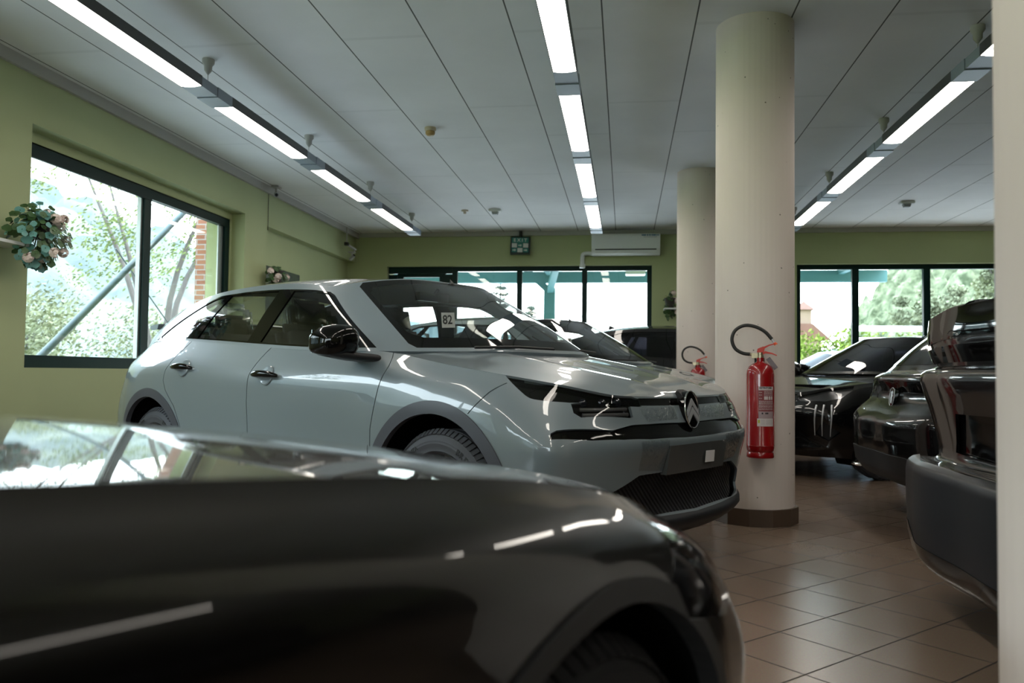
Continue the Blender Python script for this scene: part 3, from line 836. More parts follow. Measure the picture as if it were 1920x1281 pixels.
def interior(root, xf=-.75, zt=1.44, film=True, left_drive=True):
    """dashboard, steering wheel, seats; drives on the left side (y>0)"""
    b = MB()
    vs = []; sec = [(-.12, .95), (-.30, 1.0), (-.55, 1.005), (-.66, .97), (-.70, .88), (-.66, .70)]
    for yy in (-.70, -.35, .0, .35, .70):
        for (x, z) in sec: vs.append((x - (.10 if abs(yy) > .5 else 0), yy, z + (.012 if abs(yy) < .2 else 0)))
    n = len(sec); fs = [(i * n + k, i * n + k + 1, (i + 1) * n + k + 1, (i + 1) * n + k) for i in range(4) for k in range(n - 1)]
    b.add(vs, fs); b.build('dashboard', M_SEAT, root)
    M = Matrix.Translation((-.86, .36, .93)) @ Matrix.Rotation(math.radians(-68), 4, 'Y')
    b = MB(); ring = [M @ Vector((.18 * math.cos(a), .185 * math.sin(a), 0)) for a in np.linspace(0, 2 * math.pi, 41)]
    b.tube(ring, .014, 8, cap=False); b.bar(M @ Vector((0, -.17, 0)), M @ Vector((0, .17, 0)), .03, .015); b.bar(M @ Vector((0, 0, 0)), M @ Vector((-.17, 0, 0)), .03, .015)
    b.build('steering_wheel', M_SEAT, root)
    def seat(x, y, w, rear=False):
        s = empty('seat', (x, y, 0)); s.parent = root
        def pad(name, c, sz, rot, m=M_SEAT):
            bm = bmesh.new(); bmesh.ops.create_cube(bm, size=1)
            for v in bm.verts: v.co = Vector((v.co.x * sz[0], v.co.y * sz[1], v.co.z * sz[2]))
            bmesh.ops.bevel(bm, geom=bm.edges[:], offset=min(sz) * .42, segments=4, affect='EDGES')
            bm.transform(Matrix.Translation(c) @ Matrix.Rotation(rot, 4, 'Y'))
            me = bpy.data.meshes.new(name); bm.to_mesh(me); bm.free(); me.materials.append(m)
            for p in me.polygons: p.use_smooth = True
            return link(bpy.data.objects.new(name, me), s)
        pad('cushion', (0, 0, .62), (.50, w, .16), math.radians(-6))
        pad('backrest', (-.30, 0, .90), (.15, w, .66), math.radians(-16))
        hs = [0] if not rear else [-w * .3, w * .3]
        for hy in hs:
            hr = pad('headrest', (-.41, hy, 1.285 if not rear else 1.22), (.10, .25, .19), math.radians(-12))
            if film:
                f = pad('plastic_cover', (-.41, hy, 1.26), (.13, .30, .28), math.radians(-12), M_FILM)
    seat(-1.30, -.36, .50); seat(-1.30, .36, .50); seat(-2.15, 0, 1.25, True)
    b = MB(); b.box(-3.1, -2.75, -.55, .55, .85, 1.0); b.build('parcel_shelf', M_SEAT, root)
    b = MB(); b.box(-.97, -.93, -.12, .12, 1.36, 1.41); b.tube([(-.9, 0, 1.43), (-.93, 0, 1.40)], .01); b.build('interior_mirror', M_GLOSSB, root)

def mirror_part(root, y=-.90, x=-.55, z=1.075, s=1, body=None):
    """door mirror; s=-1 right side"""
    m = empty('mirror', (0, 0, 0)); m.parent = root
    def shell(name, sections, mt, n=20):
        # sections along y: (y, cx, cz, rx, rz, sq)
        vs = []; fs = []
        for (yy, cx, cz, rx, rz) in sections:
            for k in range(n):
                a = 2 * math.pi * k / n; ca, sa = math.cos(a), math.sin(a)
                px = cx + rx * math.copysign(abs(ca) ** .75, ca); pz = cz + rz * math.copysign(abs(sa) ** .75, sa)
                vs.append((px, yy * (-s), pz))
        q = len(sections)
        for i in range(q - 1):
            for k in range(n):
                k2 = (k + 1) % n; fs.append((i * n + k, (i + 1) * n + k, (i + 1) * n + k2, i * n + k2))
        fs.append(tuple(range(n))); fs.append(tuple((q - 1) * n + k for k in range(n))[::-1])
        if s > 0: fs = [f[::-1] for f in fs]
        b = MB(); b.add(vs, fs); return b.build(name, mt, m, autosmooth=50)
    yb = abs(y)
    shell('mirror_housing', [(-yb - .015, x - .01, z + .00, .045, .045), (-yb - .03, x, z + .005, .075, .062), (-yb - .07, x + .01, z + .008, .092, .074), (-yb - .13, x + .0, z + .006, .088, .076), (-yb - .18, x - .015, z + .0, .075, .068), (-yb - .21, x - .035, z - .008, .048, .048), (-yb - .22, x - .04, z - .01, .025, .028)], M_GLOSSB)
    shell('mirror_base', [(-yb + .06, x + .02, z - .075, .11, .02), (-yb - .02, x + .0, z - .07, .08, .022), (-yb - .10, x - .0, z - .062, .075, .02), (-yb - .17, x - .02, z - .055, .055, .014)], M_BLACKP)
    b = MB(); b.prism([(-.075, -.055), (.075, -.055), (.075, .055), (-.075, .055)], 0, .004, frame_M((x - .088, (-yb - .115) * -s, z + .0), (0, 1, 0), (0, 0, 1)))
    b.build('mirror_glass', M_CHROME, m)
    return m
def door_handle(root, patch, x, z, s):
    """pull handle standing off the surface; s=-1 right"""
    (u, v), = invert(patch, [(x, 0, z)], (1, 0, 1), n=(120, 40))
    p, n = sample_skin_point(patch, u, v); p = Vector((p[0], p[1] * s, p[2])); n = Vector((n[0], n[1] * s, n[2])).normalized()
    h = empty('door_handle', (0, 0, 0)); h.parent = root
    t = Vector((1, 0, .0)); t = (t - n * t.dot(n)).normalized(); w = Vector((0, 0, 1)); w = (w - n * w.dot(n)).normalized()
    b = MB(); pts = []; rs = []
    for k in range(13):
        q = k / 12; pts.append(p + t * (-.115 + .23 * q) + n * (.012 + .032 * math.sin(math.pi * q) ** .5) - w * .004); rs.append(.008 + .012 * math.sin(math.pi * min(1, max(0, q))) ** .5)
    b.tube(pts, rs, 14); b.build('pull_bar', M_GLOSSB, h)
    b = MB(); vs = []; nn = 24
    for r, d in ((0, .0015), (.03, .0020), (.046, .0035), (.052, .0045), (.056, .0005)):
        for k in range(nn):
            a = 2 * math.pi * k / nn; vs.append(p + t * r * 1.05 * math.cos(a) + w * r * math.sin(a) + n * d)
    fs = [(i * nn + k, i * nn + (k + 1) % nn, (i + 1) * nn + (k + 1) % nn, (i + 1) * nn + k) for i in range(4) for k in range(nn)]
    b.add(vs, fs); b.build('finger_recess', M_RECESS, h)
    return h
M_RECESS = M_GREY

def build_hatch(name, paintm, detail=True, glass=None, rear=False):
    global M_RECESS
    M_RECESS = paintm
    glass = glass or M_CARGLASS
    root = empty(name)
    def hb(u, t):
        # raised centre of the bonnet with a soft crease
        us = np.clip((u - .15) / .5, 0, 1); us = us * us * (3 - 2 * us)
        return us * (.016 * np.exp(-((t - .50) / .13) ** 2) + .010 * (1 - np.clip((t - .25) / .25, 0, 1) ** 2))
    S = CarShape(HB, HB_HOODC, HB_GB, HB_GR, HB_RC, hood_bump=hb)
    step = .035 if detail else .06
    B = S.body; vmax = B.V[-1]; umax = B.U[-1]
    uc = B.U[6]
    side = lambda pl, ur=None: invert(B, sidepts(pl), (1, .05, 1), ur=ur or (B.U[3], B.U[12]))
    front = lambda pl: invert(B, [(1.0, y, z) for y, z in pl], (.02, 1, 1), ur=(0, B.U[4]))
    front3 = lambda pl: invert(B, pl, (1, 1, 1), ur=(0, B.U[5]))
    R0, R1 = .405, .462; zc = .345
    regs = []; gaps = []
    for cx in (0.0, -2.67):
        o = arc(cx, zc, R1, -25, 205, 50); 
        inn = arc(cx, zc, R0, -30, 210, 50)
        poly = side(inn); regs.append(('arch_hole', poly + [(poly[-1][0], 0), (poly[0][0], 0)]))
        ring = side(o) ; ring2 = ring + [(ring[-1][0], 0), (ring[0][0], 0)]
        regs.insert(0, ('arch_trim' + ('F' if cx > -1 else 'R'), ring2))
    # sill cladding
    sl = side(dens([(-.38, .36), (-2.30, .36)], .1, False)); regs.insert(0, ('sill', sl + [(sl[-1][0], 0), (sl[0][0], 0)]))
    # doors / panels
    d1 = dens([(-.375, 1.04), (-.36, .96), (-.385, .84), (-.425, .66), (-.43, .36)], .05, False)
    d2 = dens([(-1.42, 1.07), (-1.46, 1.0), (-1.50, .90), (-1.515, .75), (-1.52, .36)], .05, False)
    d3 = dens([(-2.36, 1.11), (-2.42, 1.02), (-2.47, .92), (-2.475, .86), (-2.44, .80), (-2.33, .70), (-2.26, .58), (-2.20, .46), (-2.20, .36)], .05, False)
    D1, D2, D3 = side(d1), side(d2), side(d3)
    SILL = side([(-.43, .36), (-2.20, .36)])
    top = vmax
    regs.insert(0, ('fender', [(B.U[3] * .0 + 0, top)] + [(0, .0)] + [(D1[-1][0], 0)] + D1[::-1] + [(D1[0][0], top)]))
    regs.insert(1, ('front_door', D1 + D2[::-1]))
    regs.insert(2, ('rear_door', D2 + D3[::-1]))
    # bumper area: everything ahead of the seam from arch to headlamp
    seamF = invert(B, [(.352, .80, .893), (.304, .858, .852), (.248, .895, .787), (.222, .90, .758)], (1, 1, 1), ur=(0, B.U[6]))
    seamF = dens(seamF, .03, False)
    regs.insert(1, ('front_bumper', [(0, top), (seamF[0][0], top)] + seamF + [(B.U[5], .55), (B.U[5], 0), (0, 0)]))
    seamR = side([(-2.94, .72), (-3.1, .74), (-3.3, .78)], (B.U[9], umax))
    regs.insert(2, ('rear_bumper', [(seamR[0][0], 0), (seamR[0][0], seamR[0][1])] + seamR + [(umax, seamR[-1][1]), (umax, 0)]))
    # front graphics (y, z)
    hl = front3(smooth_poly([(.317, .771, .923), (.367, .787, .894), (.428, .80, .859), (.476, .80, .832), (.534, .773, .822), (.615, .71, .814)], False, .02))
    hl_top = front3(dens([(.748, .37, .834), (.72, .47, .842), (.62, .645, .868), (.42, .745, .912), (.31, .775, .928)], .03, False))
    hl_poly = hl + front3([(.665, .62, .806), (.745, .454, .799), (.762, .37, .798)]) + hl_top
    regs.append(('headlight', hl_poly))
    drl = front3(dens([(.619, .705, .808), (.644, .718, .774), (.668, .70, .755), (.76, .477, .751), (.765, .455, .756), (.748, .45, .803)], .03))
    regs.append(('daytime_light', drl))
    strip = front(dens([(.372, .8), (.2, .797), (0, .795), (0, .828), (.2, .83), (.372, .832)], .03))
    strip = [(min(q[0], 9), q[1]) for q in strip]
    regs.append(('upper_strip', strip))
    gr = front3(dens([(.606, .828, .667), (.604, .818, .692), (.619, .80, .705), (.754, .593, .704), (.77, .468, .722), (.783, .346, .722), (.793, 0, .718), (.832, 0, .655), (.832, .135, .656), (.815, .40, .660), (.788, .563, .665), (.72, .70, .664)], .03))
    regs.append(('black_bar', gr))
    intake = front3(dens([(.80, 0, .512), (.80, .228, .511), (.783, .435, .507), (.738, .598, .441), (.70, .68, .37), (.72, .63, .345), (.782, .448, .328), (.81, 0, .322)], .03))
    regs.append(('lower_grille', intake))
    lip = [(0, 0), (B.U[4], 0), (B.U[4], .11)] + front(dens([(.76, .335), (.60, .33), (0, .312)], .05, False)) + [(0, .1)]
    regs.append(('lip', lip))
    # rear lamps and black tail panel
    tl = invert(B, [(-3.12, .75, 1.075), (-3.26, .71, 1.06), (-3.37, .50, 1.055), (-3.40, .35, 1.05), (-3.42, .30, .985), (-3.38, .66, .975), (-3.27, .77, .97), (-3.18, .78, 1.02)], (1, 1, 1), ur=(B.U[9], umax))
    regs.append(('tail_light', dens(tl, .03)))
    tb = invert(B, [(-3.40, .34, 1.05), (-3.40, 0, 1.03), (-3.43, 0, .985), (-3.41, .30, .985)], (1, 1, 1), ur=(B.U[10], umax)); tb[1] = (umax, tb[1][1]); tb[2] = (umax, tb[2][1])
    regs.append(('tail_bar', dens(tb, .03)))
    rb = [(B.U[11], 0)] + invert(B, [(-3.1, .86, .44), (-3.40, .74, .52), (-3.45, .6, .60), (-3.5, .45, .62), (-3.52, 0, .62)], (1, 1, 1), ur=(B.U[10], umax))[0:] + [(umax, 0)]
    rb[-2] = (umax, rb[-2][1])
    regs.append(('rear_valance', dens(rb, .05)))
    # tailgate
    tg = invert(B, [(-3.30, .68, 1.04), (-3.37, .60, .96), (-3.43, .62, .80), (-3.46, .60, .70), (-3.5, .40, .64), (-3.5, 0, .63)], (1, 1, 1), ur=(B.U[10], umax)); tg[-1] = (umax, tg[-1][1])
    regs.insert(3, ('tailgate', [(tg[0][0], top)] + tg + [(umax, top)]))
    # seams
    g = .006 
    gaps += [(dens(D1, .03, False), g, False), (dens(D2, .03, False), g, False), (dens(D3, .03, False), g, False), (seamF, g * .8, False), (dens(tg, .03, False), g, False)]
    R = cut_patch(B, step, regs, gaps, 'quarter_panel', 1)
    def bd(nm, m, off=0.0, rim=.012, mirror='both', key=None):
        if (key or nm) in R: return skin(nm, R[key or nm], m, root, off, rim, mirror)
    bd('quarter_panel', paintm, mirror='pair'); bd('fender', paintm, mirror='pair')
    bd('front_door', paintm, mirror='pair'); bd('rear_door', paintm, mirror='pair')
    bd('front_bumper', paintm); bd('rear_bumper', paintm); bd('tailgate', paintm)
    bd('wheel_arch_trim', M_CLAD, .006, .03, 'pair', 'arch_trimF'); bd('wheel_arch_trim', M_CLAD, .006, .03, 'pair', 'arch_trimR'); bd('sill_cladding', M_CLAD, .006, .02, 'pair', 'sill')
    bd('black_bar', M_GLOSSB, -.012, 0, 'both'); bd('upper_strip', M_GLOSSB, -.004, 0)
    bd('lower_grille', M_GRILLE, -.035, 0); bd('bumper_lip', mat('dark_lip_plastic', (.016, .017, .02), .45, spec=.35), .004, .02, 'both', 'lip')
    bd('rear_valance', M_BLACKP, .012, .02)
    bd('tail_bar', M_GLOSSB, -.004, 0)
    for s, mir in ((-1, 'one'), (1, 'left')):
        tlo = skin('tail_light', R['tail_light'], M_LAMPGLASS, root, .002, 0, mir); tlo['label'] = 'dark red tail light'
        skin('red_lens', R['tail_light'], M_REDLENS, tlo, -.012, 0, mir)
        if 'headlight' in R:
            h = skin('headlight', R['headlight'], M_LAMPGLASS, root, .001, 0, mir); h['label'] = 'dark headlight with clear cover'
            skin('lamp_reflector', R['headlight'], M_GLOSSB, h, -.030, 0, mir)
            b = MB()
            for yy in (.66, .58, .50):
                (u, v), = front([(yy, .824)]); p, n = sample_skin_point(B, u, v)
                c = Vector((p[0], p[1] * s, p[2])) - Vector((n[0], n[1] * s, n[2])) * .028
                b.lathe([(.021, .0), (.021, .012), (.016, .016), (.009, .021), (0, .022)], 20, frame_M(c, (0, 1, 0), (0, 0, 1)))
            b.build('projector_lens', mat('lens_glass_dark', (.02, .025, .04), .04, coat=1, metal=.6), h)
            d_ = skin('daytime_light', R['daytime_light'], M_LAMPGLASS, root, .002, 0, mir)
            skin('lamp_back', R['daytime_light'], M_GLOSSB, d_, -.02, 0, mir)
            b = MB()
            for zz in (.790, .768):
                pl = front([(yy, zz) for yy in np.linspace(.475, .69, 9)]); pts = []
                for (u, v) in pl:
                    p, n = sample_skin_point(B, u, v); pts.append(Vector((p[0], p[1] * s, p[2])) - Vector((n[0], n[1] * s, n[2])) * .009)
                b.tube(pts, .0085, 8)
            b.build('light_bar', mat('unlit_light_guide', (.10, .10, .105), .25, coat=.5), d_)
    # bonnet: from seam near the scuttle to the nose
    H = S.hood
    hu = H.U[-1]
    hgap = [(0.012, 0), (0.010, .8)]
    Rh = cut_patch(H, step, [('edge', [(hu - .055, .8), (hu - .10, .74), (hu - .045, .60), (hu - .03, 0), (hu, 0), (hu, .8)])], [(dens([(hu - .055, .8), (hu - .10, .745), (hu - .045, .62), (hu - .03, 0)], .03, False), .006, False)], 'hood', 1)
    ho = skin('hood', Rh['hood'], paintm, root, 0.0015, .010, 'both')
    if 'edge' in Rh: skin('scuttle_panel', Rh['edge'], M_BLACKP, root, -.012, 0, 'both')
    # greenhouse
    Gp = S.gside; U = Gp.U; vg = Gp.V[-1]
    gs = lambda pl, w=(1, 0, 1): invert(Gp, sidepts(pl), w, ur=(U[2], U[-1]))
    ws = smooth = dens([(0, vg * .04), (U[1] * .9, vg * .04), (U[2] * .955, vg * .045), (U[2] * .985, vg * .10), (U[2] * .985, vg * .93), (U[2] * .93, vg * .985), (0, vg * .985)], .05)
    frit = dens([(0, vg * .16), (U[1] * .9, vg * .15), (U[2] * .86, vg * .17), (U[2] * .93, vg * .24), (U[2] * .945, vg * .82), (U[2] * .88, vg * .90), (U[1] * .8, vg * .93), (0, vg * .95)], .05)
    vb, vt = vg * .045, vg * .90
    # side glass outline (daylight opening)
    uA = U[3] + .025
    b1 = gs([(-1.50, 1.07), (-1.40, 1.44)]); 
    bl = lambda x0, x1: [gs([(x0, 1.08)])[0], gs([(x1, 1.43)])[0]]
    Bf = bl(-1.565, -1.455); Br = bl(-1.70, -1.60); Cf = bl(-2.33, -2.14); Cr = bl(-2.47, -2.19)
    L = lambda q, v: (q[0][0] + (q[1][0] - q[0][0]) * (v - q[0][1]) / (q[1][1] - q[0][1]), v)
    uT = gs([(-2.95, 1.16)])[0][0]
    qtop = []
    for uu in np.linspace(L(Cr, vt)[0], uT, 14):
        t = (uu - L(Cr, vt)[0]) / (uT - L(Cr, vt)[0]); qtop.append((uu, vt - (vt - vb) * max(0, (t - .15) / .85) ** 1.6))
    dlo = [(uA, vb), (uA + .02, vt * .5), (uA + .03, vt * .93), (uA + .06, vt)] + [L(Cr, vt)] + qtop[1:] + [L(Cr, vb * 1.0)]
    dlo = dens(dlo, .05)
    gf = dens([(uA + .13, vb + .012), (uA + .045, vt * .55), (uA + .055, vt * .90), (uA + .09, vt - .015), L(Bf, vt - .015), L(Bf, vb + .012)], .05)
    grr = dens([L(Br, vb + .012), L(Br, vt - .015), L(Cf, vt - .015), L(Cf, vb + .012)], .05)
    q2 = [(a + .0, min(b_, vt) - .02) for a, b_ in qtop if b_ - .02 > vb + .012]
    gq = dens([L(Cr, vb + .012), L(Cr, vt - .02)] + q2[1:] + [(uT - .09, vb + .012)], .05)
    sail = dens([(uA, vb), (uA + .13, vb + .012), (uA + .045, vt * .55)], .05)
    # upright rear glass under the spoiler
    rg = dens([(U[9] + .05, vg * .18), (U[9] + .05, vg * .80), (U[-1], vg * .80), (U[-1], vg * .18)], .05)
    Rg = cut_patch(Gp, step, [('windshield_frame', ws), ('windshield', frit), ('window_trim', dlo), ('front_window', gf), ('rear_window', grr), ('quarter_window', gq), ('rear_glass', rg)], [], 'cabin_frame', 1)
    skin('cabin_frame', Rg['cabin_frame'], paintm, root, 0, .02, 'both')
    skin('windshield_frame', Rg['windshield_frame'], M_GLOSSB, root, .0, .006, 'both')
    skin('windshield', Rg['windshield'], glass, root, .0, 0, 'both')
    skin('window_trim', Rg['window_trim'], M_GLOSSB, root, .001, .012, 'pair')
    for nm in ('front_window', 'rear_window', 'quarter_window'):
        skin(nm, Rg[nm], glass if nm != 'quarter_window' else glass, root, -.004, 0, 'pair')
    skin('rear_glass', Rg['rear_glass'], M_GLOSSB if rear else M_DARKGLASS, root, -.004, 0, 'both')
    # roof with sloping rear glass
    Rf = S.roof; ur = Rf.U
    back = dens([(U[7] - .06, 0), (U[7] - .03, .44), (U[8] + .12, .46), (U[8] + .16, 0)], .05)
    Rr = cut_patch(Rf, step, [('back_window', back)], [], 'roof', 1)
    skin('roof', Rr['roof'], paintm, root, .0, .008, 'both')
    skin('headliner', Rr['roof'], M_HEADL, root, -.025, 0, 'both')
    if 'back_window' in Rr: skin('back_window', Rr['back_window'], M_CARGLASS, root, -.003, 0, 'both')
    # spoiler lip
    b = MB(); pts = []
    for t in np.linspace(-1, 1, 25):
        y = t * .56; x = -3.37 - .045 * (1 - abs(t) ** 2.5) ; z = 1.243 + .012 * (1 - t * t)
        pts.append((x, y, z))
    vs = []; 
    for (x, y, z) in pts: vs += [(x + .10, y, z + .022), (x - .02, y, z + .012), (x - .035, y, z - .004), (x - .01, y, z - .022), (x + .08, y, z - .02)]
    n = 5; fs = [(i * n + k, i * n + (k + 1) % n, (i + 1) * n + (k + 1) % n, (i + 1) * n + k) for i in range(len(pts) - 1) for k in range(n)]
    fs += [tuple(range(n))[::-1], tuple((len(pts) - 1) * n + k for k in range(n))]
    b.add(vs, fs); b.build('spoiler', M_GLOSSB if rear else paintm, root, autosmooth=60)
    build_liner(root)
    build_wheels(root, y=.755, R=.338, lettering=[('BRIDGESTONE', math.radians(62), .040, .277), ('TURANZA', math.radians(142), .030, .280)] if detail else None)
    mirror_part(root, s=-1); mf = mirror_part(root, s=1)
    pv = Vector((-.50, .86, 0)); mf.rotation_euler = (0, 0, math.radians(68)); mf.location = pv - Matrix.Rotation(math.radians(68), 3, 'Z') @ pv      # folded in
    for s in (-1, 1):
        door_handle(root, B, -1.32, .905, s); door_handle(root, B, -2.24, .94, s)
    interior(root, film=detail)
    return root, S, dict(front=front, side=side)
# ------------------------------------------------------------ the grey car in the middle
def place_car(root, X, Y, th):
    root.location = (X, Y, 0); root.rotation_euler = (0, 0, th)
car, SH, FN = build_hatch('car', M_GREY)
tag(car, 'glossy grey five-door fastback car with an oval chrome nose badge, in the middle', 'car', 'cars parked in the showroom')
def badge_and_plate(root, S, front, sticker=True):
    B = S.body
    def at(y, z, off):
        (u, v), = front([(y, z)]); p, n = sample_skin_point(B, u, v)
        return Vector((p[0], p[1], p[2])) + Vector(n) * off
    # oval badge with two chevrons
    c = Vector((.792, 0, .775)); M = frame_M(c, (0, 1, 0), (-.12, 0, 1))
    bdg = empty('badge', (0, 0, 0)); bdg.parent = root
    a_, b_ = .066, .088
    def oval(a, b, n=48): return [(a * math.cos(2 * math.pi * k / n), b * math.sin(2 * math.pi * k / n)) for k in range(n)]
    q = MB(); q.prism(oval(a_, b_), -.03, .004, M); q.build('badge_disc', M_GLOSSB, bdg)
    q = MB(); pts = [M @ Vector((x, y, .004)) for x, y in oval(a_ - .002, b_ - .002)]; pts.append(pts[0]); q.tube(pts, .0042, 8, cap=False); q.build('badge_ring', M_CHROME, bdg)
    q = MB()
    q.prism([(-.052, -.030), (-.052, -.005), (0, .052), (.052, -.005), (.052, -.030), (0, .024)], .004, .009, M)
    q.prism([(-.047, -.062), (-.052, -.038), (0, .012), (.052, -.038), (.047, -.062), (0, -.018)], .004, .009, M)
    q.build('badge_chevrons', M_SATIN, bdg)
    # dark notch in the bonnet above the badge
    q = MB(); q.prism([(-.055, 0), (-.045, .05), (-.02, .062), (.02, .062), (.045, .05), (.055, 0)], -.06, -.006, frame_M((.785, 0, .835), (0, 1, 0), (-.75, 0, .66))); q.build('badge_recess', M_BLACKP, bdg, bevel=.006)
    # plate holder wrapped in film
    q = MB(); vs = []; k = 12
    for i in range(k + 1):
        y = -.27 + .54 * i / k
        p0 = at(abs(y), .627, .006); p1 = at(abs(y), .500, .022); p0.y = y; p1.y = y
        vs += [p0, p1, p1 + Vector((-.03, 0, 0)), p0 + Vector((-.03, 0, 0))]
    fs = [(4 * i + j, 4 * i + (j + 1) % 4, 4 * i + 4 + (j + 1) % 4, 4 * i + 4 + j) for i in range(k) for j in range(4)] + [(0, 1, 2, 3), (4 * k + 3, 4 * k + 2, 4 * k + 1, 4 * k)]
    q.add(vs, fs, 0, False); pl = q.build('plate_holder', M_PLATE, root)
    if sticker:
        p = at(.092, .585, .0175); q = MB(); q.prism([(-.044, -.026), (.044, -.028), (.041, .026), (-.045, .028)], -.0005, .001, frame_M(p + Vector((0, 0, -.02)), (0, 1, 0), (.1, 0, 1)))
        st = q.build('paper_sticker', M_STICK, pl)
badge_and_plate(car, SH, FN['front'])
# wipers
def wipers(root):
    for (a, b_, c) in (((-.12, -.50, 1.058), (.00, -.02, 1.062), .0), ((-.07, .10, 1.062), (-.14, .56, 1.06), 0)):
        q = MB(); q.tube([a, ((a[0] + b_[0]) / 2 + .02, (a[1] + b_[1]) / 2, 1.066), b_], .007, 8); q.build('wiper', M_BLACKP, root)
wipers(car)
# clear transport film stretched over parts of the bumper, wrinkled
def film_mat():
    m = glass_mat('wrinkled_clear_film', (.90, .92, .93), 1.45, 2.6, rough=.06); N = m.node_tree.nodes; L = m.node_tree.links
    nz = N.new('ShaderNodeTexNoise'); nz.inputs['Scale'].default_value = 26; nz.inputs['Detail'].default_value = 3; nz.inputs['Distortion'].default_value = 1.5
    tcn = N.new('ShaderNodeTexCoord'); bp = N.new('ShaderNodeBump'); bp.inputs['Strength'].default_value = 1.0; bp.inputs['Distance'].default_value = .008
    L.new(tcn.outputs['Object'], nz.inputs['Vector']); L.new(nz.outputs['Fac'], bp.inputs['Height'])
    for n in N:
        if n.type == 'BSDF_GLOSSY': L.new(bp.outputs[0], n.inputs['Normal'])
    return m
fm = film_mat()
Rf_ = cut_patch(SH.body, .04, [('film', FN['front'](dens([(.27, .655), (.47, .655), (.45, .53), (.27, .515)], .04))), ('film2', FN['front'](dens([(.12, .79), (.40, .79), (.36, .73), (.12, .735)], .04)))], [], 'x', 1)
skin('protective_film', Rf_['film'], fm, car, .0035, 0, 'pair')
skin('protective_film', Rf_['film2'], fm, car, .0035, 0, 'pair')
place_car(car, -0.36, 4.294, -0.571)
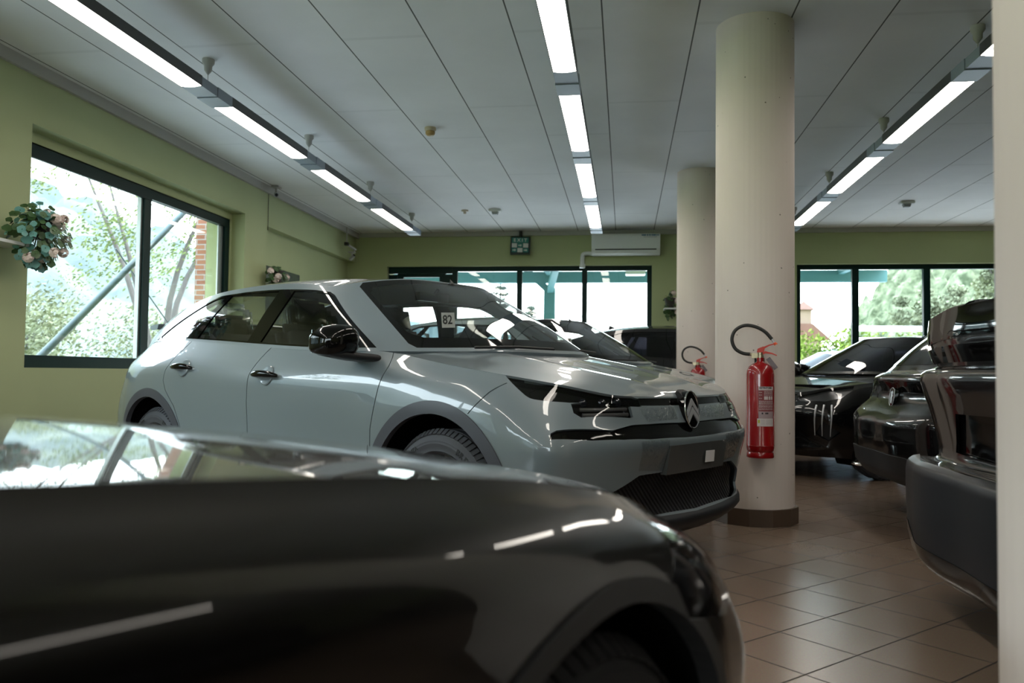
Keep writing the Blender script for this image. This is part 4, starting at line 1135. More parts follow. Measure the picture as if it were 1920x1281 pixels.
# ------------------------------------------------------------ other cars
def generic_car(name, paintm, D, hoodC, gb, gr, rc, wb=2.67, R=.335, R0=.385, R1=0, trim=None, glassm=None, step=.06, front=(), rear=(), doors=True, hood_bump=None, hood_p=2.3, pillars=((-1.565, -1.455), (-1.70, -1.60), (-2.33, -2.14), (-2.47, -2.19)), dlo_end=-2.95, arch_z=None, mirrors=True, backg=(7, 8), wheely=.755, liner_top=.86, mirx=-.55, zb=1.08, zr=1.43, inter=False, rimR=.235, rimmat=None):
    glassm = glassm or M_DARKGLASS
    root = empty(name)
    S = CarShape(D, hoodC, gb, gr, rc, hood_bump=hood_bump, hood_p=hood_p)
    B = S.body; top = B.V[-1]; um = B.U[-1]; zc = arch_z or R
    side = lambda pl, ur=None: invert(B, sidepts(pl), (1, .05, 1), ur=ur or (B.U[3], B.U[12]))
    regs = []; gaps = []
    for cx in (0.0, -wb):
        if R1:
            o = side(arc(cx, zc, R1, -25, 205, 40)); regs.insert(0, ('arch_trim' + ('F' if cx > -1 else 'R'), o + [(o[-1][0], 0), (o[0][0], 0)]))
        i = side(arc(cx, zc, R0, -30, 210, 40)); regs.append(('hole', i + [(i[-1][0], 0), (i[0][0], 0)]))
    if doors:
        zt = B(B.U[7], top)[0][2]
        for dl in ([(-.375, zt), (-.36, zt - .08), (-.43, .66), (-.43, .30)], [(-1.42, zt + .03), (-1.50, .90), (-1.52, .30)], [(-2.36, zt + .07), (-2.47, .90), (-2.44, .80), (-2.20, .46), (-2.20, .30)]):
            gaps.append((side(dens(dl, .05, False)), .006, False))
    items = []
    for (nm, pts, m, off, mode) in front:
        pl = invert(B, dens(pts, .04), (1, 1, 1), ur=(0, B.U[5])); regs.append((nm, pl)); items.append((nm, m, off, mode))
    for (nm, pts, m, off, mode) in rear:
        pl = invert(B, dens(pts, .04), (1, 1, 1), ur=(B.U[9], um)); pl = [(um if abs(q[0] - um) < .02 else q[0], q[1]) for q in pl]; regs.append((nm, pl)); items.append((nm, m, off, mode))
    RR = cut_patch(B, step, regs, gaps, 'body', 1)
    skin('body', RR['body'], paintm, root, 0, .012, 'both')
    if R1:
        for q_ in 'FR': skin('wheel_arch_trim', RR['arch_trim' + q_], trim or M_BLACKP, root, .005, .03, 'pair')
    done = set()
    for nm, m, off, mode in items:
        if nm in RR and nm not in done:
            done.add(nm); skin(nm, RR[nm], m, root, off, .012, mode)
    H = S.hood; hu = H.U[-1]
    Rh = cut_patch(H, step, [], [], 'hood', 1)
    skin('hood', Rh['hood'], paintm, root, .0015, .01, 'both')
    Gp = S.gside; U = Gp.U; vg = Gp.V[-1]
    gs = lambda pl: invert(Gp, sidepts(pl), (1, 0, 1), ur=(U[2], U[-1]))
    fr = dens([(0, vg * .06), (U[1] * .9, vg * .06), (U[2] * .93, vg * .07), (U[2] * .96, vg * .85), (U[2] * .9, vg * .95), (0, vg * .97)], .05)
    vb, vt = vg * .05, vg * .90; uA = U[3] + .03
    bl = lambda x0, x1: [gs([(x0, zb)])[0], gs([(x1, zr)])[0]]
    Ls = [bl(*q) for q in pillars]
    L = lambda q, v: (q[0][0] + (q[1][0] - q[0][0]) * (v - q[0][1]) / (q[1][1] - q[0][1]), v)
    uT = gs([(dlo_end, zb + .08)])[0][0]
    qtop = [(uu, vt - (vt - vb) * max(0, ((uu - L(Ls[3], vt)[0]) / (uT - L(Ls[3], vt)[0]) - .15) / .85) ** 1.6) for uu in np.linspace(L(Ls[3], vt)[0], uT, 12)]
    dlo = dens([(uA, vb), (uA + .02, vt * .5), (uA + .05, vt)] + qtop + [L(Ls[3], vb)], .06)
    wins = [('front_window', dens([(uA + .10, vb + .01), (uA + .045, vt * .55), (uA + .08, vt - .015), L(Ls[0], vt - .015), L(Ls[0], vb + .01)], .06)),
            ('rear_window', dens([L(Ls[1], vb + .01), L(Ls[1], vt - .015), L(Ls[2], vt - .015), L(Ls[2], vb + .01)], .06)),
            ('quarter_window', dens([L(Ls[3], vb + .01), L(Ls[3], vt - .02)] + [(a, b_ - .02) for a, b_ in qtop[1:] if b_ - .02 > vb + .01] + [(uT - .09, vb + .01)], .06))]
    Rg = cut_patch(Gp, step, [('windshield', fr), ('window_trim', dlo)] + wins, [], 'cabin_frame', 1)
    skin('cabin_frame', Rg['cabin_frame'], paintm, root, 0, .02, 'both')
    skin('windshield', Rg['windshield'], M_CARGLASS if inter else glassm, root, -.002, 0, 'both')
    skin('window_trim', Rg['window_trim'], M_GLOSSB, root, .0, .01, 'pair')
    for nm, _ in wins:
        if nm in Rg: skin(nm, Rg[nm], glassm, root, -.003, 0, 'pair')
    Rf = S.roof; ur = Rf.U; a, b_ = backg
    back = dens([(ur[a] - .06, 0), (ur[a] - .03, .45), (ur[b_] + .12, .48), (ur[b_] + .14, 0)], .05)
    Rr = cut_patch(Rf, step, [('back_window', back)], [], 'roof', 1)
    skin('roof', Rr['roof'], paintm, root, 0, .008, 'both')
    if 'back_window' in Rr: skin('back_window', Rr['back_window'], M_DARKGLASS, root, -.003, 0, 'both')
    build_liner(root, (0, -wb), x0=-3.1, R=R, zt=liner_top)
    build_wheels(root, (0, -wb), wheely, R, None, rimR, rimmat)
    if mirrors:
        for s in (-1, 1): mirror_part(root, s=s, x=mirx, z=zb)
    if inter: interior(root, film=False)
    return root, S

# second grey car of the same kind behind the first
car_b = copy_tree(car)
tag(car_b, 'grey car partly hidden behind the middle grey car, its windscreen and bonnet showing', 'car', 'cars parked in the showroom')
place_car(car_b, .12, 7.65, -0.571)

# black car with an upright tail and grey lower bumper, seen from behind on the right
M_BUMP = mat('dark_grey_bumper_plastic', (.014, .015, .018), .4, spec=.4, bump=(900, .15, .0005))
D7 = {k: list(HB[k]) for k in HB}
D7['A'][11:] = [(-3.1, .82, .22), (-3.38, .74, .17), (-3.50, .45, .16), (-3.51, 0, .16)]
D7['B'][11:] = [(-3.1, .88, .30), (-3.45, .80, .26), (-3.575, .46, .25), (-3.585, 0, .25)]
D7['B2'][11:] = [(-3.1, .90, .42), (-3.465, .81, .52), (-3.585, .47, .53), (-3.595, 0, .53)]
D7['C'][11:] = [(-3.1, .90, .52), (-3.45, .80, .585), (-3.56, .465, .59), (-3.57, 0, .59)]
D7['D'][11:] = [(-3.1, .88, .63), (-3.37, .76, .62), (-3.44, .45, .62), (-3.445, 0, .62)]
D7['D2'][11:] = [(-3.1, .88, .80), (-3.39, .80, .78), (-3.46, .46, .78), (-3.465, 0, .78)]
D7['E'][11:] = [(-3.1, .87, .93), (-3.42, .83, .94), (-3.50, .46, .94), (-3.51, 0, .94)]
D7['F'][11:] = [(-3.1, .80, 1.0), (-3.36, .80, .985), (-3.44, .46, .985), (-3.45, 0, .985)]
G7B = HB_GB[:8] + [(-3.1, .80, 1.0), (-3.36, .80, .985), (-3.44, .46, .985), (-3.45, 0, .985)]
G7R = HB_GR[:7] + [(-2.5, .61, 1.41), (-2.95, .72, 1.29), (-3.37, .80, 1.19), (-3.455, .46, 1.215), (-3.46, 0, 1.22)]
C7 = HB_RC[:7] + [(-2.5, 0, 1.465), (-2.95, 0, 1.36), (-3.36, 0, 1.245), (-3.45, 0, 1.222), (-3.46, 0, 1.22)]
car_r, SR = generic_car('car', M_BLACKPAINT, D7, HB_HOODC, G7B, G7R, C7, R=.338, R0=.405, R1=.462, trim=M_CLAD, step=.035, dlo_end=-2.9,
    rear=[('rear_valance', [(-3.2, .90, .50), (-3.45, .80, .592), (-3.56, .465, .598), (-3.57, 0, .598), (-3.51, 0, .165), (-3.50, .45, .165), (-3.38, .75, .175), (-3.1, .84, .22)], M_BUMP, .006, 'both'),
          ('diffuser', [(-3.46, .80, .33), (-3.55, .60, .34), (-3.575, .46, .28), (-3.585, 0, .28), (-3.51, 0, .17), (-3.50, .45, .17), (-3.40, .74, .19)], M_GLOSSB, .010, 'both'),
          ('plate_recess', [(-3.47, 0, .80), (-3.46, .34, .80), (-3.45, .42, .64), (-3.44, 0, .63)], M_GLOSSB, -.02, 'both'),
          ('side_vent', [(-3.46, .79, .48), (-3.52, .70, .49), (-3.53, .68, .33), (-3.46, .77, .34)], M_GRILLE, -.01, 'pair')])
Gp = SR.gside; U = Gp.U; vg = Gp.V[-1]
Rg7 = cut_patch(Gp, .04, [('glass', dens([(U[8] + .12, vg * .44), (U[8] + .10, vg * .96), (U[-1], vg * .965), (U[-1], vg * .44)], .04)),
                          ('band', dens([(U[8] + .14, vg * .07), (U[8] + .12, vg * .34), (U[-1], vg * .35), (U[-1], vg * .07)], .04))], [], 'x', 1)
skin('rear_glass', Rg7['glass'], M_GLOSSB, car_r, .010, .012, 'both')
bd7 = skin('tail_light_band', Rg7['band'], M_GLOSSB, car_r, .014, .016, 'both')
tag(car_r, 'black car with upright tail and dark grey bumper, nearest at the right edge', 'car', 'cars parked in the showroom')
place_car(car_r, 1.2 + 3.55, 3.05, 0.0)
car_unseen = copy_tree(car_r)  # unseen car, added so the foreground flank reflects something dark
tag(car_unseen, 'unseen black car, added to darken the reflections in the foreground car flank', 'car', 'cars parked in the showroom')
place_car(car_unseen, 1.35 + 3.55, 0.05, 0.0)

# foreground black car: long low bonnet, photographed over its right front wing
FG = dict(
 A=[(.72, 0, .19), (.70, .35, .19), (.64, .6, .19), (.50, .76, .19), (.38, .82, .19), (0, .84, .2), (-.42, .85, .18), (-1.2, .85, .18), (-1.7, .85, .18), (-2.2, .85, .18), (-2.75, .84, .22), (-3.1, .80, .28), (-3.5, .68, .30), (-3.6, .4, .30), (-3.62, 0, .30)],
 B=[(.84, 0, .27), (.82, .35, .27), (.74, .6, .28), (.58, .79, .29), (.42, .87, .30), (0, .89, .31), (-.42, .88, .31), (-1.2, .88, .3), (-1.7, .88, .3), (-2.2, .88, .3), (-2.75, .89, .32), (-3.1, .86, .36), (-3.55, .72, .38), (-3.68, .42, .38), (-3.7, 0, .38)],
 C=[(.86, 0, .42), (.84, .35, .42), (.76, .6, .42), (.635, .82, .42), (.43, .885, .43), (0, .905, .46), (-.42, .89, .46), (-1.2, .875, .46), (-1.7, .875, .46), (-2.2, .885, .46), (-2.75, .905, .5), (-3.1, .88, .52), (-3.6, .75, .55), (-3.73, .45, .56), (-3.75, 0, .56)],
 D=[(.85, 0, .53), (.835, .35, .53), (.75, .6, .53), (.615, .81, .53), (.40, .885, .56), (0, .905, .62), (-.42, .895, .63), (-1.2, .885, .64), (-1.7, .888, .64), (-2.2, .895, .66), (-2.75, .91, .68), (-3.1, .88, .70), (-3.6, .75, .72), (-3.72, .45, .72), (-3.74, 0, .72)],
 E=[(.83, 0, .61), (.81, .35, .615), (.725, .57, .62), (.585, .765, .62), (.35, .86, .675), (0, .89, .735), (-.42, .885, .765), (-1.2, .885, .78), (-1.7, .89, .80), (-2.2, .89, .82), (-2.75, .89, .84), (-3.1, .85, .85), (-3.55, .72, .85), (-3.68, .45, .85), (-3.7, 0, .85)],
 F=[(.80, 0, .69), (.78, .35, .695), (.70, .50, .695), (.535, .69, .685), (.30, .775, .745), (0, .80, .805), (-.45, .81, .865), (-1.2, .80, .91), (-1.7, .80, .93), (-2.2, .79, .95), (-2.75, .77, .96), (-3.1, .72, .96), (-3.5, .64, .96), (-3.6, .40, .96), (-3.62, 0, .96)])
FG['F'][6] = (-.90, .80, .888); FG['F'][7] = (-1.3, .80, .915)
for k_ in 'ABCDE': FG[k_][6] = (-.85,) + FG[k_][6][1:]; FG[k_][7] = (-1.3,) + FG[k_][7][1:]
FG['D'][6] = (-.72, .862, .64); FG['D'][7] = (-1.3, .862, .65); FG['C'][6] = (-.85, .895, .43); FG['C'][7] = (-1.3, .895, .43); FG['E'][6] = (-.85, .893, .785); FG['E'][7] = (-1.3, .893, .80)
FG_HC = [(.80, 0, .69), (.74, 0, .715), (.64, 0, .735), (.45, 0, .765), (.20, 0, .808), (-.15, 0, .852), (-.78, 0, .905)]
sx = lambda L_, dx, dz: [(x + dx, y, z + dz) for x, y, z in L_]
FG_GB = [(-.70, 0, .905), (-.76, .38, .905), (-.92, .70, .90)] + [FG['F'][6][:0] or (-1.0, .79, .90), (-1.45, .80, .92), (-1.7, .80, .93), (-2.2, .79, .95), (-2.75, .77, .96), (-3.1, .72, .96), (-3.5, .64, .96), (-3.6, .40, .96), (-3.62, 0, .96)]
FG_GR = [(-1.45, 0, 1.38), (-1.48, .33, 1.375), (-1.62, .50, 1.35), (-1.70, .55, 1.34), (-1.85, .57, 1.36), (-2.05, .58, 1.375), (-2.4, .57, 1.37), (-2.8, .55, 1.32), (-3.15, .52, 1.2), (-3.42, .48, 1.05), (-3.5, .3, 1.05), (-3.5, 0, 1.05)]
FG_RC = [(x, 0, z + c) for (x, y, z), c in zip(FG_GR, (0, .01, .03, .04, .05, .055, .055, .05, .03, .015, .005, 0))]
M_FGP = paint('near_black_metallic_paint', (0.0022, 0.0020, 0.0019), rough=.35, spec=.1)
_bsdf(M_FGP).inputs['Coat IOR'].default_value = 1.36
hlp = [(.24, .80, .725), (.16, .872, .665), (.20, .888, .615), (.40, .862, .565), (.52, .815, .56), (.64, .70, .57), (.71, .60, .60), (.70, .53, .655), (.56, .65, .672), (.40, .745, .70)]
car_f, SF = generic_car('car', M_FGP, FG, FG_HC, FG_GB, FG_GR, FG_RC, wb=2.75, R=.312, R0=.362, R1=.39, step=.035,
    front=[('headlight', hlp, M_LAMPGLASS, .001, 'pair'),
           ('lower_grille', [(.85, 0, .50), (.80, .45, .50), (.70, .66, .44), (.72, .62, .32), (.82, .35, .30), (.84, 0, .30)], M_GRILLE, -.03, 'both'),
           ('upper_grille', [(.81, 0, .67), (.80, .33, .67), (.82, .33, .58), (.84, 0, .57)], M_GRILLE, -.02, 'both')],
    doors=False, hood_p=2.6, zb=.95, zr=1.35, dlo_end=-3.2, mirx=-1.15, liner_top=.62, rimR=.25, rimmat=M_SATIN, wheely=.775, pillars=((-2.0, -1.95), (-2.1, -2.05), (-2.75, -2.6), (-2.85, -2.68)))
for o_ in [c for c in car_f.children if c.name.startswith('headlight')]:
    o_['label'] = 'dark headlight under clear cover'
RH = cut_patch(SF.body, .035, [('lamp', invert(SF.body, dens(hlp, .03), (1, 1, 1), ur=(0, SF.body.U[5])))], [], 'x', 1)
for o_, mir in zip([c for c in car_f.children if c.name.startswith('headlight')], ('one', 'left')):
    skin('lamp_reflector', RH['lamp'], mat('smoked_reflector', (.03, .03, .035), .18, metal=.7), o_, -.03, 0, mir)
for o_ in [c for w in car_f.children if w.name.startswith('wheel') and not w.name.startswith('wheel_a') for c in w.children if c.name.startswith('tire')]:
    o_.data.materials.clear(); o_.data.materials.append(mat('shaded_tyre_rubber', (.008, .008, .009), .7, spec=.2))  # shade inside the wheel arch is put into this darker rubber colour
tag(car_f, 'glossy black car filling the foreground, blurred, only its bonnet and right front wing showing', 'car', 'cars parked in the showroom')
place_car(car_f, -.814, 1.334, math.radians(62.9))

# black car facing right at the back: higher body
def lift(k, z0=.3):
    return lambda p: (p[0], p[1], p[2] if p[2] < z0 else z0 + (p[2] - z0) * k)
def warpD(D, f): return {k: [f(p) for p in D[k]] for k in D}
f4 = lift(1.07)
w4 = lambda L_: [f4(p) for p in L_]
car_4, S4 = generic_car('car', M_BLACKPAINT, warpD(HB, f4), w4(HB_HOODC), w4(HB_GB), w4(HB_GR), w4(HB_RC), R=.35, R0=.41, R1=.46, zb=1.13, zr=1.50)
q = MB(); q.prism([(-.09, 0), (.07, 0), (-.05, .055), (-.08, .06)], -.012, .012, frame_M((-2.45, 0, 1.555), (1, 0, 0), (0, 0, 1))); q.build('roof_aerial', M_BLACKP, car_4)
tag(car_4, 'black car at the back facing right, dark side windows beside the pale columns', 'car', 'cars parked in the showroom')
place_car(car_4, 2.3, 11.35, math.radians(-4))

# black car with claw lights, nose to the left behind the column
lp5 = [(.33, .78, .915), (.38, .815, .87), (.50, .81, .79), (.62, .74, .75), (.74, .56, .75), (.745, .50, .80), (.64, .64, .84), (.45, .74, .89)]
f5 = lift(.90)
w5 = lambda L_: [f5(p) for p in L_]
lp5 = w5(lp5)
car_5, S5 = generic_car('car', M_BLACKPAINT, warpD(HB, f5), w5(HB_HOODC), w5(HB_GB), w5(HB_GR), w5(HB_RC), R=.33, zb=1.0, zr=1.31, R0=.39, R1=0, front=[('headlight', lp5, M_LAMPGLASS, .0, 'pair'),
    ('front_grille', [(.77, 0, .80), (.74, .50, .78), (.80, .55, .55), (.78, .50, .40), (.80, 0, .40)], M_GRILLE, -.03, 'both'),
    ('air_intake', [(.66, .76, .55), (.70, .70, .42), (.62, .78, .36), (.54, .84, .44)], M_BLACKP, -.03, 'pair')])
RH = cut_patch(S5.body, .05, [('lamp', invert(S5.body, dens(lp5, .03), (1, 1, 1), ur=(0, S5.body.U[5])))], [], 'x', 1)
for o_, mir in zip([c for c in car_5.children if c.name.startswith('headlight')], ('one', 'left')):
    skin('lamp_reflector', RH['lamp'], mat('lamp_chrome_grey', (.18, .18, .19), .2, metal=.8), o_, -.025, 0, mir)
for s in (-1, 1):
    for k in range(3):
        q = MB(); pts = []
        for t in np.linspace(0, 1, 8):
            (u, v), = invert(S5.body, [(.60 + .045 * k, .80 - .045 * k - .02 * t, .68 - .27 * t)], (1, 1, 1), ur=(0, S5.body.U[5]), n=(80, 40))
            p, n = sample_skin_point(S5.body, u, v); pts.append(Vector((p[0], p[1] * s, p[2])) + Vector((n[0], n[1] * s, n[2])) * .002)
        q.tube(pts, [.003 + .006 * (1 - t) for t in np.linspace(0, 1, 8)], 8); q.build('claw_light', M_SATIN, car_5)
tag(car_5, 'black car with claw-shaped front lights, nose pointing left beside the column', 'car', 'cars parked in the showroom')
place_car(car_5, 1.98, 8.57, math.radians(180 + 28))

# black hatchback rear with the shield badge
G6R = [(-.80, 0, 1.43), (-.83, .33, 1.425), (-1.02, .535, 1.395), (-1.13, .58, 1.38), (-1.33, .60, 1.40), (-1.62, .607, 1.41), (-2.05, .60, 1.41), (-2.5, .58, 1.385), (-2.80, .55, 1.34), (-2.97, .52, 1.30), (-3.0, .33, 1.315), (-3.02, 0, 1.32)]
G6B = HB_GB[:8] + [(-3.05, .70, 1.05), (-3.30, .62, .99), (-3.37, .40, .985), (-3.38, 0, .985)]
C6 = [(x, 0, z + c) for (x, y, z), c in zip(G6R, (0, .01, .03, .04, .05, .055, .05, .045, .03, .015, .005, 0))]
D6 = {k: list(HB[k]) for k in HB}
D6['F'][11:] = [(-3.08, .70, 1.05), (-3.30, .62, .99), (-3.37, .40, .985), (-3.38, 0, .985)]
D6['E'][11:] = [(-3.1, .82, .93), (-3.37, .72, .93), (-3.45, .45, .93), (-3.46, 0, .93)]
D6['D2'][11:] = [(-3.1, .86, .80), (-3.40, .735, .79), (-3.44, .45, .78), (-3.45, 0, .78)]
D6['D'][11:] = [(-3.1, .88, .70), (-3.47, .78, .70), (-3.56, .47, .69), (-3.57, 0, .69)]
D6['B'][11:] = [(-3.1, .88, .34), (-3.46, .79, .33), (-3.56, .47, .33), (-3.57, 0, .33)]
D6['B2'][11:] = [(-3.1, .89, .43), (-3.475, .80, .44), (-3.58, .48, .45), (-3.59, 0, .45)]
D6['A'][11:] = [(-3.1, .83, .27), (-3.40, .73, .27), (-3.50, .44, .27), (-3.51, 0, .27)]
D6['C'][11:] = [(-3.1, .895, .54), (-3.48, .80, .57), (-3.59, .48, .58), (-3.60, 0, .58)]
car_6, S6 = generic_car('car', M_BLACKPAINT, D6, HB_HOODC, G6B, G6R, C6, R=.335, R0=.39,
    rear=[('tail_light', [(-3.0, .83, .90), (-3.12, .80, .915), (-3.40, .66, .915), (-3.45, .45, .91), (-3.45, .45, .835), (-3.40, .70, .82), (-3.2, .84, .81)], M_GLOSSB, -.004, 'pair'),
          ('tail_bar', [(-3.45, .45, .91), (-3.46, 0, .915), (-3.46, 0, .835), (-3.45, .45, .835)], M_GLOSSB, -.008, 'both'),
          ('rear_valance', [(-3.59, 0, .45), (-3.58, .48, .45), (-3.47, .78, .44), (-3.2, .88, .42), (-3.2, .84, .29), (-3.50, .44, .28), (-3.51, 0, .28)], M_BLACKP, .01, 'both')],
    dlo_end=-2.75, backg=(8, 8))
# rear window on the tail slope
Gp = S6.gside; U = Gp.U; vg = Gp.V[-1]
Rg6 = cut_patch(Gp, .06, [('glass', dens([(U[9] + .03, vg * .10), (U[9] + .06, vg * .92), (U[-1], vg * .92), (U[-1], vg * .10)], .05))], [], 'x', 1)
skin('rear_glass', Rg6['glass'], M_GLOSSB, car_6, .003, .004, 'both')
q = MB(); M_ = frame_M((-3.475, 0, .80), (0, -1, 0), (.12, 0, 1))
shield = [(-.042, .055), (0, .068), (.042, .055), (.046, .0), (.034, -.04), (0, -.068), (-.034, -.04), (-.046, 0)]
q.prism(shield, -.02, .006, M_); bd6 = q.build('shield_badge', M_GLOSSB, car_6, bevel=.002)
q = MB(); ring = [M_ @ Vector((x, y, .007)) for x, y in shield]; q.tube(ring + [ring[0]], .0028, 6, cap=False)
q.prism([(-.012, -.035), (-.024, -.005), (-.014, .022), (-.020, .038), (.002, .048), (.020, .036), (.014, .020), (.022, .012), (.008, .004), (.016, -.012), (.006, -.04)], .006, .009, M_)
q.build('badge_emblem', M_SATIN, bd6)
for ky in (.62, -.62):
    q = MB(); q.tube([(-3.50, ky - .10, .30), (-3.555, ky - .05, .295), (-3.56, ky + .03, .295), (-3.50, ky + .10, .305)], .012, 8)
    q.build('exhaust_trim', M_CHROME, car_6)
tag(car_6, 'black hatchback rear with shield badge, beyond the nearest black tail', 'car', 'cars parked in the showroom')
place_car(car_6, 1.75 + 3.5, 5.75, math.radians(0))
# ------------------------------------------------------------ extinguishers
M_RED = mat('extinguisher_red', (0.27, 0.003, 0.005), 0.25, coat=.6)
M_REDP = mat('red_lever', (0.55, 0.03, 0.012), 0.35)
M_ORANGE = mat('orange_nozzle', (0.85, 0.12, 0.02), 0.4)
M_BRASS = mat('dull_brass', (0.45, 0.38, 0.26), 0.35, metal=.9)
M_LABR = mat('label_red', (0.20, 0.03, 0.035), 0.5); M_LABW = mat('label_white', (0.62, 0.55, 0.54), 0.5); M_LABG = mat('label_grey', (0.36, 0.27, 0.28), 0.5)
M_YEL = mat('label_yellow_green', (0.45, 0.45, 0.05), 0.5)
def bend(me, R, z):
    """wrap a flat mesh (x right, y up, z out) round a vertical cylinder of radius R facing -Y"""
    for v in me.vertices:
        x, y, h = v.co; a = x / R; r = R + h
        v.co = (r * math.sin(a), -r * math.cos(a), z + y)
    me.update(); return me
def patch_cyl(name, x0, x1, z0, z1, R, h, m, parent):
    n = 14; b = MB(); vs = []
    for i in range(n + 1):
        a = (x0 + (x1 - x0) * i / n) / R
        for z in (z0, z1): vs.append(((R + h) * math.sin(a), -(R + h) * math.cos(a), z))
    b.add(vs, [(2 * i, 2 * i + 2, 2 * i + 3, 2 * i + 1) for i in range(n)])
    return b.build(name, m, parent)
def extinguisher():
    root = empty('fire_extinguisher'); R = .083
    b = MB(); b.lathe([(0, -.0), (.045, .0), (.05, .012), (R - .012, .02), (R - .003, .035), (R, .055), (R, .062), (R + .0015, .065), (R, .068), (R, .495), (R - .003, .52), (R - .014, .545), (R - .035, .562), (.026, .572), (.022, .576), (.022, .6)], 56)
    b.build('cylinder', M_RED, root)
    b = MB(); b.lathe([(R - .012, .035), (R - .004, .02), (R - .001, -.002), (R - .004, -.008), (R - .01, -.006)], 40); b.build('foot_ring', M_RED, root)
    b = MB(); b.lathe([(.0, .598), (.021, .598), (.021, .612), (.017, .614), (.017, .632), (0, .632)], 24); b.box(-.052, -.015, -.014, .014, .597, .628); b.tube([(-.05, 0, .62), (-.075, 0, .622)], .009, 12)
    b.build('valve', M_BRASS, root, bevel=.0015)
    b = MB(); pts = smooth_path([(-.062, 0, .621), (-.10, -.005, .626), (-.148, -.008, .655), (-.168, -.01, .712), (-.150, -.01, .765), (-.095, -.01, .797), (-.03, -.008, .790), (.03, -.004, .757), (.068, 0, .714)], 60)
    b.tube(pts, .0105, 14); b.build('hose', mat('black_rubber_hose', (.025, .024, .022), .6), root)
    b = MB(); b.tube([(.068, 0, .714), (.078, 0, .698), (.084, 0, .69)], [.008, .008, .007], 12); b.build('hose_fitting', M_SATIN, root)
    b = MB(); b.tube([(.082, 0, .693), (.092, 0, .680)], [.009, .011], 12); b.box(.076, .100, -.006, .006, .682, .689); b.build('nozzle', M_ORANGE, root)
    b = MB(); b.prism([(-.02, .632), (-.016, .655), (.014, .668), (.022, .668), (.05, .680), (.092, .690), (.093, .685), (.052, .672), (.026, .656), (.020, .632)], -.010, .010, Matrix.Rotation(math.radians(90), 4, 'X')); b.build('squeeze_lever', M_REDP, root, bevel=.001)
    b = MB(); b.prism([(.012, .634), (.03, .640), (.07, .630), (.098, .616), (.096, .611), (.068, .622), (.03, .626), (.014, .618)], -.009, .009, Matrix.Rotation(math.radians(90), 4, 'X')); b.build('carry_handle', M_REDP, root, bevel=.001)
    b = MB(); b.prism([(-.014, -.04), (.014, -.04), (.014, .04), (-.014, .04)], -.0006, .0006, frame_M((.068, -.012, .565), (.80, 0, .6), (-.6, .0, .80))); b.build('inspection_tag', mat('tag_grey', (.16, .13, .14), .5), root)
    # label
    lab = patch_cyl('label', -.016, .086, .185, .425, R, .0006, M_LABR, root)
    patch_cyl('label_header', -.014, .084, .402, .424, R, .0010, M_LABW, lab)
    me = text_mesh('ESTINTORE', .0155, .0002, .0006, 'LEFT'); me.transform(Matrix.Translation((-.009, 0, .0016))); bend(me, R, .4155); me.materials.append(M_INK); link(bpy.data.objects.new('header_lettering', me), lab)
    for (x0, x1, z0, z1, m) in ((.018, .042, .345, .366, M_LABW), (.046, .060, .345, .366, M_LABW), (.064, .078, .345, .366, M_LABW), (-.014, .084, .23, .275, M_LABG)):
        patch_cyl('label_panel', x0, x1, z0, z1, R, .0010, m, lab)
    rnd = random.Random(2); b = MB()
    def bars(zs, x0, x1):
        for z in zs:
            x = x0
            while x < x1:
                w = rnd.uniform(.004, .013); e = min(x + w, x1)
                vs = []; n = 3
                for i in range(n + 1):
                    a = (x + (e - x) * i / n) / R
                    for zz in (z, z + .0022): vs.append(((R + .0013) * math.sin(a), -(R + .0013) * math.cos(a), zz))
                b.add(vs, [(2 * i, 2 * i + 2, 2 * i + 3, 2 * i + 1) for i in range(n)]); x = e + .0018
    bars([.395, .389, .383, .377, .371], .018, .080); bars([.336, .330, .324, .318, .310, .304, .298, .290, .284], -.012, .080)
    bars([.388, .372, .352], -.012, .006)
    b.build('label_small_print', M_LABW, lab)
    for x in (.004, .026, .036): patch_cyl('label_square', x, x + .008, .258, .268, R, .0013, M_INK, lab)
    l2 = patch_cyl('service_sticker', -.022, .084, .185, .232, R, .0015, M_LABW, root)
    patch_cyl('sticker_mark', -.018, -.006, .205, .224, R, .002, M_YEL, l2)
    b = MB()
    for z in (.222, .216, .210, .204, .198):
        for (a0, a1) in ((.0, .022), (.03, .078)):
            vs = []
            for i in range(4):
                a = (a0 + (a1 - a0) * i / 3) / R
                for zz in (z, z + .0012): vs.append(((R + .002) * math.sin(a), -(R + .002) * math.cos(a), zz))
            b.add(vs, [(2 * i, 2 * i + 2, 2 * i + 3, 2 * i + 1) for i in range(3)])
    b.build('sticker_lines', mat('pale_ink', (.3, .3, .3), .6), l2)
    # wall bracket
    b = MB(); b.box(-.03, .03, R - .004, R + .022, .3, .60); b.box(-.02, .02, .0, R + .01, .59, .597); b.build('wall_bracket', M_BLACKP, root)
    return root
def smooth_path(pts, n=40):
    P = np.array(pts, float); K = np.r_[0, np.cumsum(np.linalg.norm(P[1:] - P[:-1], axis=1))]
    return [Vector(p) for p in spl(K, P, np.linspace(0, K[-1], n))]
e1 = extinguisher(); e1.location = (.822, 5.155, .447); e1.rotation_euler = (0, 0, math.radians(-6))
tag(e1, 'red fire extinguisher with looped black hose, hung on the nearer round column', 'fire extinguisher', 'fire extinguishers on the columns')
e2 = copy_tree(e1); e2.location = (.79, 9.085, .447)
tag(e2, 'fire extinguisher on the farther column, only hose and levers above the grey bonnet', 'fire extinguisher', 'fire extinguishers on the columns')

